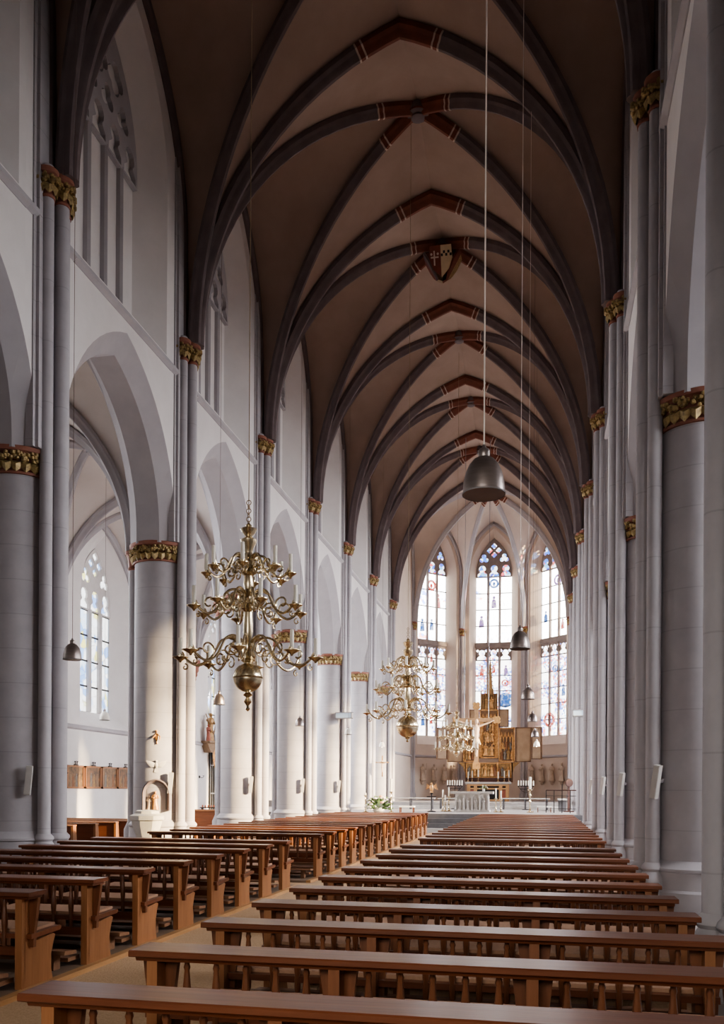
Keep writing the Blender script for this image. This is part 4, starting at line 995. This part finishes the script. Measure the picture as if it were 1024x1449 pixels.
def bouquet(name, label, loc, r, n, seed, potr, poth):
    rnd = random.Random(seed); t = thing(name, label, 'flowers', loc)
    m = MB(); m.lathe([(potr * .6, 0), (potr, poth * .4), (potr * .8, poth)], 12); m.build('pot', M['palestone'], t)
    m = MB()
    for i in range(110):
        a = rnd.uniform(0, 2 * PI); e = rnd.uniform(-.15, 1.45); q = r * rnd.uniform(.45, 1.05)
        d = Vector((math.cos(a) * math.cos(e), math.sin(a) * math.cos(e), math.sin(e) * .8)); c = Vector((0, 0, poth)) + d * q
        u = d.orthogonal().normalized() * r * .10; m.add([c - d * r * .2, c + u, c + d * r * .2, c - u], [(0, 1, 2, 3)])
    for i in range(14):
        a = rnd.uniform(0, 2 * PI); e = rnd.uniform(.1, 1.4); m.tube([(0, 0, poth * .7), (math.cos(a) * math.cos(e) * r, math.sin(a) * math.cos(e) * r, poth + math.sin(e) * r * .8)], r * .015, 4)
    m.build('foliage', M['leaf'], t)
    for i in range(n):
        a = rnd.uniform(0, 2 * PI); e = rnd.uniform(.0, 1.4); q = r * rnd.uniform(.85, 1.1)
        c = Vector((math.cos(a) * math.cos(e) * q, math.sin(a) * math.cos(e) * q, poth + math.sin(e) * q * .8)); m = MB()
        for j in range(6): m.ball(c + Vector((math.cos(j) * r * .07, math.sin(j) * r * .07, 0)), r * .075, 6)
        m.ball(c, r * .06, 6); m.build('blossom', M['pink' if i % 4 == 0 else 'white'], t)
bouquet('flower_arrangement', 'large white and apricot flower arrangement on the left chancel step', (-7.25, 38.9, ZA), .62, 22, 1, .28, .22)
bouquet('altar_flowers', 'small white bouquet behind the right end of the altar', (-2.75, 42.2, ZA + .98), .20, 16, 4, .07, .12)
# gilded lectern
t = thing('lectern', 'gilded winged lectern on a dark stand left of the altar', 'lectern', (-5.1, 41.0, ZA))
m = MB(); m.lathe([(.2, 0), (.2, .04), (.05, .08), (.03, .14), (.03, .82), (.06, .86), (.06, .9)], 12); m.build('stand', M['iron'], t)
m = MB(); m.bb(-.22, .22, -.1, .1, .70, .74); m.build('tray', M['iron'], t)
m = MB(); m.ball((0, 0, 1.12), .12, 10, (.8, .8, 1.5)); m.ball((0, -.06, 1.32), .06, 8)
for s_ in (-1, 1):
    for j in range(4): m.tube([(s_ * .06, 0, 1.18), (s_ * (.24 + .02 * j), .02, 1.32 - .09 * j)], [.035, .012], 6)
m.lathe([(.02, .88), (.09, .92), (.05, .98)], 10); m.build('eagle', M['goldleaf'], t)
# benches round the apse
def bench(loc, rz, L, label, h=.5):
    t = thing('bench', label, 'bench', loc, rz, 'benches in the chancel')
    m = MB(); m.prism([(-.2, h - .06), (.2, h - .06), (.22, h - .04), (.22, h), (-.22, h), (-.22, h - .04)], 'x', -L / 2, L / 2); m.build('seat', M['palestone'], t)
    n = max(2, int(L / 1.1) + 1)
    for i in range(n):
        x = -L / 2 + .15 + (L - .3) * i / (n - 1); m = MB(); m.bb(x - .05, x + .05, -.17, .17, 0, h - .06); m.build('leg', M['slate'], t)
bench((-6.9, 46.5, ZA), .0, 2.6, 'long pale bench at the left side of the chancel', .62)
bench((-4.75, 48.0, ZA), 0, 1.7, 'pale bench left of the altar behind the candlesticks', .60)
bench((-.9, 48.0, ZA), 0, 2.6, 'pale bench right of the altar behind the paschal candle', .62)
bench((1.0, 45.9, ZA), PI / 2, 3.6, 'long pale bench along the right chancel side behind the railing', .62)
def stool(loc, label):
    t = thing('stool', label, 'stool', loc, group='low stools in the chancel')
    m = MB(); m.bb(-.35, .35, -.2, .2, .24, .30); m.build('seat', M['white'], t)
    for sx in (-1, 1):
        for sy in (-1, 1): m = MB(); m.bb(sx * .3 - .02, sx * .3 + .02, sy * .16 - .02, sy * .16 + .02, 0, .24); m.build('leg', M['wood'], t)
stool((-6.05, 39.6, ZA), 'low white topped stool right of the flower arrangement')
stool((.1, 42.6, ZA), 'low white topped stool right of the paschal candle')
# railing on the right
t = thing('railing', 'dark iron railing at the right chancel side', 'railing', (0, 0, ZA))
P_ = [(.16, 41.6), (.55, 43.2), (1.5, 43.2)]; P_ = [(.18, 42.0), (1.62, 41.2)]
a, b = Vector((*P_[0], 0)), Vector((*P_[1], 0)); 
for i in range(5):
    c = a.lerp(b, i / 4); m = MB(); m.bb(c.x - .02, c.x + .02, c.y - .02, c.y + .02, 0, 1.06 if i != 2 else 1.35); m.build('post', M['iron'], t)
m = MB(); m.tube([a + Vector((0, 0, 1.06)), b + Vector((0, 0, 1.06))], .028, 8); m.build('handrail', M['gong'], t)
m = MB()
for z in (.2, .8): m.tube([a + Vector((0, 0, z)), b + Vector((0, 0, z))], .012, 6)
m.build('lower_rails', M['iron'], t)
t = thing('wheel_gong', 'round red-brown wooden wheel on a post behind the railing', 'gong', (1.28, 43.6, ZA), .4)
m = MB(); m.lathe([(.001, -.03), (.18, -.03), (.2, 0), (.18, .03), (.001, .03)], 20); m.xform(Matrix.Translation((0, 0, 1.42)) @ Matrix.Rotation(PI / 2, 4, 'X')); m.build('disc', M['gong'], t)
m = MB(); m.lathe([(.001, -.05), (.08, -.045), (.1, 0), (.001, .01)], 14); m.xform(Matrix.Translation((0, 0, 1.42)) @ Matrix.Rotation(PI / 2, 4, 'X')); m.build('hub', M['woodend'], t)
m = MB(); m.bb(-.05, .05, .03, .1, 0, 1.55); m.bb(-.2, .2, -.12, .2, 0, .06); m.build('post', M['gong'], t)
# candle racks
for i, (x, y, lab) in enumerate(((-.85, 47.2, 'rack of white candles on an iron stand right of the high altar'), (-4.62, 47.2, 'rack of white candles on an iron stand left of the altar'))):
    t = thing('candle_rack', lab, 'candle rack', (x, y, ZA), group='candle racks by the high altar')
    m = MB(); m.lathe([(.2, 0), (.2, .03), (.02, .06), (.02, 1.25)], 10); m.bb(-.42, .42, -.04, .04, 1.25, 1.29); m.bb(-.3, .3, -.03, .03, 1.1, 1.13); m.tube([(-.42, 0, 1.27), (-.2, 0, 1.0), (0, 0, .9)], .012, 5); m.tube([(.42, 0, 1.27), (.2, 0, 1.0), (0, 0, .9)], .012, 5); m.build('stand', M['iron'], t)
    for j in range(7): m = MB(); m.lathe([(.03, 1.29), (.03, 1.55), (.006, 1.56)], 8, (-.39 + .13 * j, 0, 0)); m.build('candle', M['candle'], t)
# crucifix hanging in the choir
t = thing('crucifix', 'large carved crucifix hanging before the golden altarpiece', 'crucifix', (-3.32, 45.0, 3.1), .0)
m = MB(); m.bb(-.10, .10, -.05, .05, 0, 3.0); m.build('upright', M['cross'], t)
m = MB(); m.bb(-1.0, 1.0, -.06, .04, 2.22, 2.42); m.build('crossbeam', M['cross'], t)
for q, (x, z) in enumerate(((-1.03, 2.32), (1.03, 2.32), (0, 3.05), (0, -.02))):
    m = MB(); m.prism([(p[0], p[1]) for p in foil(4, .11, .11, PI / 4, 24, x, z)], 'y', -.07, .05); m.build('trefoil_end', M['oldgold'], t)
m = MB()
m.tube([(0, -.12, .55), (.02, -.16, .95), (.0, -.13, 1.25)], [.05, .075, .10], 8); m.tube([(.03, -.11, .52), (.05, -.17, .95), (.03, -.13, 1.25)], [.045, .07, .09], 8)
m.tube([(.01, -.13, 1.2), (.0, -.14, 1.4), (-.01, -.15, 1.65), (0, -.13, 1.95), (0, -.12, 2.08)], [.12, .115, .15, .16, .06], 10)
m.tube([(0, -.13, 1.95), (-.3, -.11, 2.06), (-.62, -.09, 2.17), (-.82, -.09, 2.26)], [.07, .055, .045, .03], 8); m.tube([(0, -.13, 1.95), (.3, -.11, 2.06), (.62, -.09, 2.17), (.82, -.09, 2.26)], [.07, .055, .045, .03], 8)
for s_ in (-1, 1): m.ball((s_ * .86, -.09, 2.27), .045, 6, (1.3, .6, .8))
m.tube([(0, -.12, 2.05), (.02, -.17, 2.14)], .045, 8); m.ball((.03, -.2, 2.24), .105, 10, (.85, .95, 1.2)); m.ball((.02, -.13, .48), .06, 6, (.8, 1.3, .7))
c_ = m.build('corpus', M['skin'], t)
m = MB(); m.lathe([(.16, 1.12), (.15, 1.2), (.135, 1.34)], 12, (.01, -.135, 0)); m.tube([(.12, -.16, 1.3), (.22, -.18, 1.05)], [.05, .03], 6); m.build('loincloth', M['ivory'], c_)
zt = vault_z(-3.32, 45.0, 8.)
for s_ in (-.62, .62): m = MB(); m.tube([(s_, 0, 2.40), (s_, 0, vault_z(-3.32 + s_, 45.0, 8.) - 3.1 + .04)], .012, 5); m.build('chain', M['frame'], t)

# ------------------------------------------------------------------ high altar and winged altarpiece
YR = 56.0; XR = -3.33
t = thing('high_altar', 'stone high altar table with dark panelled front under the altarpiece', 'altar', (XR, YR - .25, ZAA))
m = MB(); m.prism([(-.62, 1.06), (.5, 1.06), (.5, 1.2), (-.68, 1.2), (-.68, 1.13)], 'x', -1.42, 1.42); m.build('table_top', M['palestone'], t)
m = MB(); m.bb(-1.15, 1.15, -.5, .5, 0, 1.06); m.build('core', M['darkhole'], t)
for x in (-1.2, -.78, .78, 1.2):
    m = MB(); m.bb(x - .1, x + .1, -.55, -.4, 0, 1.06); m.build('pillar', M['curb'], t)
for x in (-1.0, 1.0): m = MB(); m.bb(x - .15, x + .15, -.52, -.45, .15, .70); m.build('red_panel', M['robe_red'], t); 
for z in (.06, .78, 1.0): m = MB(); m.bb(-1.28, 1.28, -.56, -.45, z - .05, z + .05); m.build('rail', M['curb'], t)
for i, (x, h) in enumerate(((-1.25, .5), (-1.0, .62), (-.62, .72), (.62, .72), (1.0, .62), (1.28, .5))):
    candlestick(XR + x, YR - .60, ZAA + 1.201, .22 + .05 * (i % 3), .42, ['first', 'second', 'third', 'fourth', 'fifth', 'sixth'][i] + ' altar candle from the left on the high altar table', 'candles on the high altar', .035, .7)
A = thing('altarpiece', 'tall golden carved altarpiece with painted wings and a spired crest', 'altarpiece', (XR, YR, 0))
def panel(name, x0, x1, z0, z1, y, mback, frame_m, par=A, fw=.06, rot=0., hinge=0.):
    mt = Matrix.Translation((hinge, y, 0)) @ Matrix.Rotation(rot, 4, 'Z')
    m = MB(); m.bb(x0, x1, 0, .08, z0, z1); m.xform(mt); o = m.build(name, mback, par)
    m = MB()
    for q in ((x0, x0 + fw, z0, z1), (x1 - fw, x1, z0, z1), (x0, x1, z0, z0 + fw), (x0, x1, z1 - fw, z1)): m.bb(q[0], q[1], -.06, .02, q[2], q[3])
    m.xform(mt); m.build('frame', frame_m, o); return o
def canopy(par, x0, x1, z, h, n, y):
    m = MB(); w = (x1 - x0) / n
    for i in range(n):
        cxx = x0 + (i + .5) * w; m.tube([(cxx + p * .95, y, z + q) for p, q in arch(w / 2, h * .45, 5)], .022, 5)
        m.prism([(cxx - w * .3, z + h * .35), (cxx + w * .3, z + h * .35), (cxx, z + h)], 'y', y - .02, y + .02)
        m.tube([(x0 + i * w, y, z - h * .3), (x0 + i * w, y, z + h * 1.05)], [.022, .005], 5)
    return m.build('canopy_tracery', M['goldleaf'], par)
def figs(par, x0, x1, z, n, h, seed, y=-.03):
    rnd = random.Random(seed); mats = [M['goldleaf'], M['oldgold'], M['goldleaf'], M['carvedred'], M['carvedblue'], M['oldgold']]
    for i in range(n):
        f = figure_mb(h * rnd.uniform(.85, 1.1), seed + i); f.xform(Matrix.Translation((x0 + (x1 - x0) * (i + .5) / n, y - rnd.uniform(0, .08), z)) @ Matrix.Rotation(rnd.uniform(-.5, .5), 4, 'Z'))
        f.build('carved_figure', mats[(i + seed) % len(mats)], par)
# centre
p = panel('centre_shrine', -.60, .60, 3.85, 6.95, -.12, M['wingdark'], M['goldleaf'], fw=.08)
m = MB(); m.bb(-.52, -.34, -.16, -.04, 3.95, 6.2); m.bb(.34, .52, -.16, -.04, 3.95, 6.2)
for s_ in (-1, 1):
    for z in [4.0 + .22 * i for i in range(10)]: m.ball((s_ * .43, -.18, z), .07, 6, (1, .7, 1.3))
m.build('carved_jambs', M['goldleaf'], p)
figs(p, -.32, .32, 5.6, 4, .55, 3, -.2); figs(p, -.30, .30, 4.9, 4, .62, 11, -.22); figs(p, -.30, .30, 4.0, 3, .75, 6, -.24)
m = MB()
for i in range(26): rnd = random.Random(i); m.ball((rnd.uniform(-.32, .32), -.2 - rnd.uniform(0, .08), rnd.uniform(4.75, 5.75)), rnd.uniform(.04, .09), 6)
m.build('gilded_cluster', M['goldleaf'], p)
canopy(p, -.5, .5, 6.30, .4, 4, -.2)
# sides
for s_ in (-1, 1):
    x0, x1 = (s_ * .62, s_ * 1.62) if s_ > 0 else (-1.62, -.62)
    p = panel('side_shrine', x0, x1, 3.62, 5.80, -.08, M['wingdark'], M['goldleaf'], fw=.08)
    figs(p, x0 + .1, x1 - .1, 3.78, 4, .62, 20 + s_, -.15); figs(p, x0 + .12, x1 - .12, 4.45, 3, .5, 31 + s_, -.1)
    canopy(p, x0 + .08, x1 - .08, 5.05, .5, 4, -.16); canopy(p, x0 + .08, x1 - .08, 4.42, .28, 3, -.12)
    for q in (x0 + .14, x1 - .14): m = MB(); m.tube([(q, -.14, 3.7), (q, -.14, 5.3)], .035, 6); m.build('colonnette', M['goldleaf'], p)
    # wings: inner one flat, outer one folded forward
    h0 = s_ * 1.64
    panel('inner_wing', min(0, s_ * .98), max(0, s_ * .98), 3.62, 5.80, -.05, M['wing'], M['wingdark'], fw=.06, rot=0, hinge=h0)
    panel('outer_wing', min(0, s_ * .72), max(0, s_ * .72), 3.78, 5.80, -.05, M['wing'], M['wingdark'], fw=.06, rot=-s_ * .5, hinge=h0 + s_ * 1.0)
    panel('upper_wing', min(0, s_ * .62), max(0, s_ * .62), 5.82, 6.95, -.05, M['wing'], M['wingdark'], fw=.06, rot=0, hinge=s_ * .62)
# predella
p = panel('predella', -1.42, 1.42, 2.60, 3.58, -.14, M['oldgold'], M['goldleaf'], fw=.06)
figs(p, -.5, .5, 2.72, 5, .72, 41, -.2); figs(p, -1.3, -.6, 2.72, 4, .6, 52, -.2); figs(p, .6, 1.3, 2.72, 4, .6, 63, -.2)
for x in (-.56, .56): m = MB(); m.bb(x - .05, x + .05, -.24, -.1, 2.6, 3.6); m.build('pilaster', M['goldleaf'], p)
m = MB(); m.prism([(-1.45, 2.7), (-1.45, 3.6), (-1.95, 3.6), (-1.78, 3.45), (-1.62, 3.3), (-1.52, 3.0)], 'y', -.1, .06); m.prism([(1.45, 2.7), (1.45, 3.6), (1.95, 3.6), (1.78, 3.45), (1.62, 3.3), (1.52, 3.0)], 'y', -.1, .06); m.build('scroll_brackets', M['oldgold'], p)
m = MB(); m.bb(-1.4, 1.4, -.42, .2, 2.35, 2.62); m.build('base_shelf', M['gong'], A)
m = MB(); m.bb(-1.5, 1.5, -.1, .25, 2.35, 3.6); m.build('backing', M['wingdark'], A)
# crest
m = MB(); m.bb(-.48, .48, -.08, .12, 6.95, 7.95); cr_ = m.build('crest', M['wingdark'], A)
m = MB()
for i in range(9):
    x = -.5 + i * .125; hh = (7.9 if i % 2 else 8.35) + .25 * (1 - abs(i - 4) / 4); m.tube([(x, -.12, 6.95), (x, -.12, hh - .4), (x, -.12, hh)], [.045, .04, .006], 5)
for i in range(4): x = -.375 + i * .25; m.tube([(x + p_, -.13, 7.4 + z) for p_, z in arch(.12, .25, 5)], .02, 5)
m.build('pinnacles', M['oldgold'], cr_)
figs(cr_, -.3, .3, 7.0, 2, .7, 77, -.18)
m = MB(); m.tube([(0.05, -.1, 7.9), (.05, -.1, 8.5), (.05, -.1, 9.4), (.05, -.1, 10.2)], [.2, .15, .09, .01], 8)
for i in range(7):
    for s_ in (-1, 1): m.ball((.05 + s_ * (.17 - .017 * i), -.1, 8.2 + .26 * i), .05, 6)
m.build('spire', M['oldgold'], cr_)

# ------------------------------------------------------------------ statues on the apse side walls
def wall_point(P0, P1, f, off):
    a, b = Vector(P0), Vector(P1); n = Vector((PB[0], PB[1])) - (a + b) / 2; n.normalize(); p = a.lerp(b, f) + n * off
    return p, math.atan2(n.x, -n.y)
for i, f in enumerate((.20, .42, .62, .82)):
    p, rz = wall_point(AP[0], AP[1], f, .17)
    t = thing('apostle_statue', ['leftmost small apostle statue on the left apse wall', 'second apostle statue from the left on the left apse wall', 'third apostle statue from the left on the left apse wall', 'rightmost apostle statue of the left apse wall, near the altarpiece'][i], 'statue', (p.x, p.y, 2.25), rz, 'apostle statues on the left apse wall')
    figure_mb(1.05, i + 1, True, i % 2 == 0, 1.15).xform(Matrix.Translation((0, 0, .28))).build('figure', M['statue'], t)
    m = MB(); m.lathe([(.03, -.06), (.10, .0), (.13, .14), (.22, .22), (.22, .29)], 12); m.build('console', M['statue'], t)
for i, f in enumerate((.20, .42, .64, .84)):
    p, rz = wall_point(AP[2], AP[3], f, .17)
    t = thing('apostle_statue', ['leftmost apostle statue on the right apse wall, beside the altar wing', 'second apostle statue from the left on the right apse wall', 'third apostle statue from the left on the right apse wall', 'rightmost apostle statue on the right apse wall, above the railing'][i], 'statue', (p.x, p.y, 2.25), rz, 'apostle statues on the right apse wall')
    figure_mb(1.08, i + 7, True, i == 3, 1.15).xform(Matrix.Translation((0, 0, .28))).build('figure', M['statue'], t)
    m = MB(); m.lathe([(.03, -.06), (.10, .0), (.13, .14), (.22, .22), (.22, .29)], 12); m.build('console', M['statue'], t)
t = thing('pier_crucifix', 'small pale crucifix hung on the far left shafts above the flowers', 'crucifix', (-8.15, 44.75, 2.6), .0)
m = MB(); m.bb(-.03, .03, 0, .04, -.1, 1.0); m.bb(-.36, .36, 0, .04, .62, .68); m.build('cross', M['oldgold'], t)
m = MB(); m.tube([(0, -.04, .15), (0, -.06, .4), (0, -.05, .6)], [.03, .05, .05], 6); m.tube([(-.3, -.02, .68), (0, -.04, .58), (.3, -.02, .68)], .025, 6); m.ball((0, -.07, .70), .05, 8); m.build('corpus', M['skin'], t)

# ------------------------------------------------------------------ light
w = bpy.data.worlds.new('sky'); sc.world = w; w.use_nodes = True
bg = w.node_tree.nodes['Background']
tcw = w.node_tree.nodes.new('ShaderNodeTexCoord'); sx = w.node_tree.nodes.new('ShaderNodeSeparateXYZ'); w.node_tree.links.new(tcw.outputs['Generated'], sx.inputs[0])
rw = w.node_tree.nodes.new('ShaderNodeValToRGB'); rw.color_ramp.elements[0].color = (.9, .92, 1, 1); rw.color_ramp.elements[1].color = (.55, .7, 1, 1)
w.node_tree.links.new(sx.outputs[2], rw.inputs[0]); w.node_tree.links.new(rw.outputs[0], bg.inputs[0]); bg.inputs[1].default_value = .5
sd = bpy.data.lights.new('sun', 'SUN'); sd.energy = 28.; sd.color = (1, .76, .45); sd.angle = math.radians(3.2)
so = bpy.data.objects.new('sun', sd); COL.objects.link(so)
d = Vector((-1, .155, -.275)); so.rotation_euler = d.to_track_quat('-Z', 'Y').to_euler(); so.location = (30, 40, 20)
def area(loc, d, sx_, sy_, e, col, spread=180.):
    l = bpy.data.lights.new('window_and_fill_light', 'AREA'); l.shape = 'RECTANGLE'; l.size = sx_; l.size_y = sy_; l.energy = e; l.color = col; l.spread = math.radians(spread)
    o = bpy.data.objects.new('window_and_fill_light', l); COL.objects.link(o); o.location = loc; o.rotation_euler = Vector(d).to_track_quat('-Z', 'Z').to_euler()
for k in range(-1, 6):
    yc = YK(k) + BAY / 2
    area((XS(1, DA) + .35, yc, 7.2), (-1, .1, -.42), 2.2, 5., (650, 420, 800, 1100, 1400, 1600, 1600)[k + 1], (.96, .96, 1.), 115.)
    if k != 2: area((XS(-1, DA) - .35, yc + .65, 7.2), (1, 0, -.35), 2.2, 5., (30, 130, 700, 0, 1100, 1100, 1100)[k + 1], (.95, .96, 1.), 130.)

area((XN + 2.5, YK(-3) + .3, 4.2), (.08, 1, -.30), 6., 3., 90, (1., .95, .88), 75.)  # added fill lamp behind the camera, no window in that wall
# ------------------------------------------------------------------ camera
F_, RHO, CZ = 1238., .006, 1.86
th = math.atan(255 / F_)
Fv = Vector((-math.sin(th), math.cos(th), 0)); Rv = Vector((math.cos(th), math.sin(th), 0)); Uv = Vector((0, 0, 1))
r_ = (Rv + Uv * RHO).normalized(); u_ = (Uv - Rv * RHO).normalized()
cd = bpy.data.cameras.new('camera'); co = bpy.data.objects.new('camera', cd); COL.objects.link(co)
co.matrix_world = Matrix(((r_.x, u_.x, -Fv.x, 0), (r_.y, u_.y, -Fv.y, 0), (r_.z, u_.z, -Fv.z, CZ), (0, 0, 0, 1)))
cd.sensor_fit = 'HORIZONTAL'; cd.sensor_width = 36; cd.lens = 36 * F_ / 1024; cd.shift_y = (1116.5 - 724.5) / 1024; cd.clip_end = 300; cd.clip_start = .05
sc.camera = co
sc.view_settings.view_transform = 'AgX'; sc.view_settings.look = 'AgX - Medium High Contrast'; sc.view_settings.exposure = .35
sc.cycles.max_bounces = 8; sc.cycles.diffuse_bounces = 5; sc.cycles.transparent_max_bounces = 12; sc.cycles.caustics_reflective = False; sc.cycles.caustics_refractive = False
sc.cycles.sample_clamp_indirect = 6.
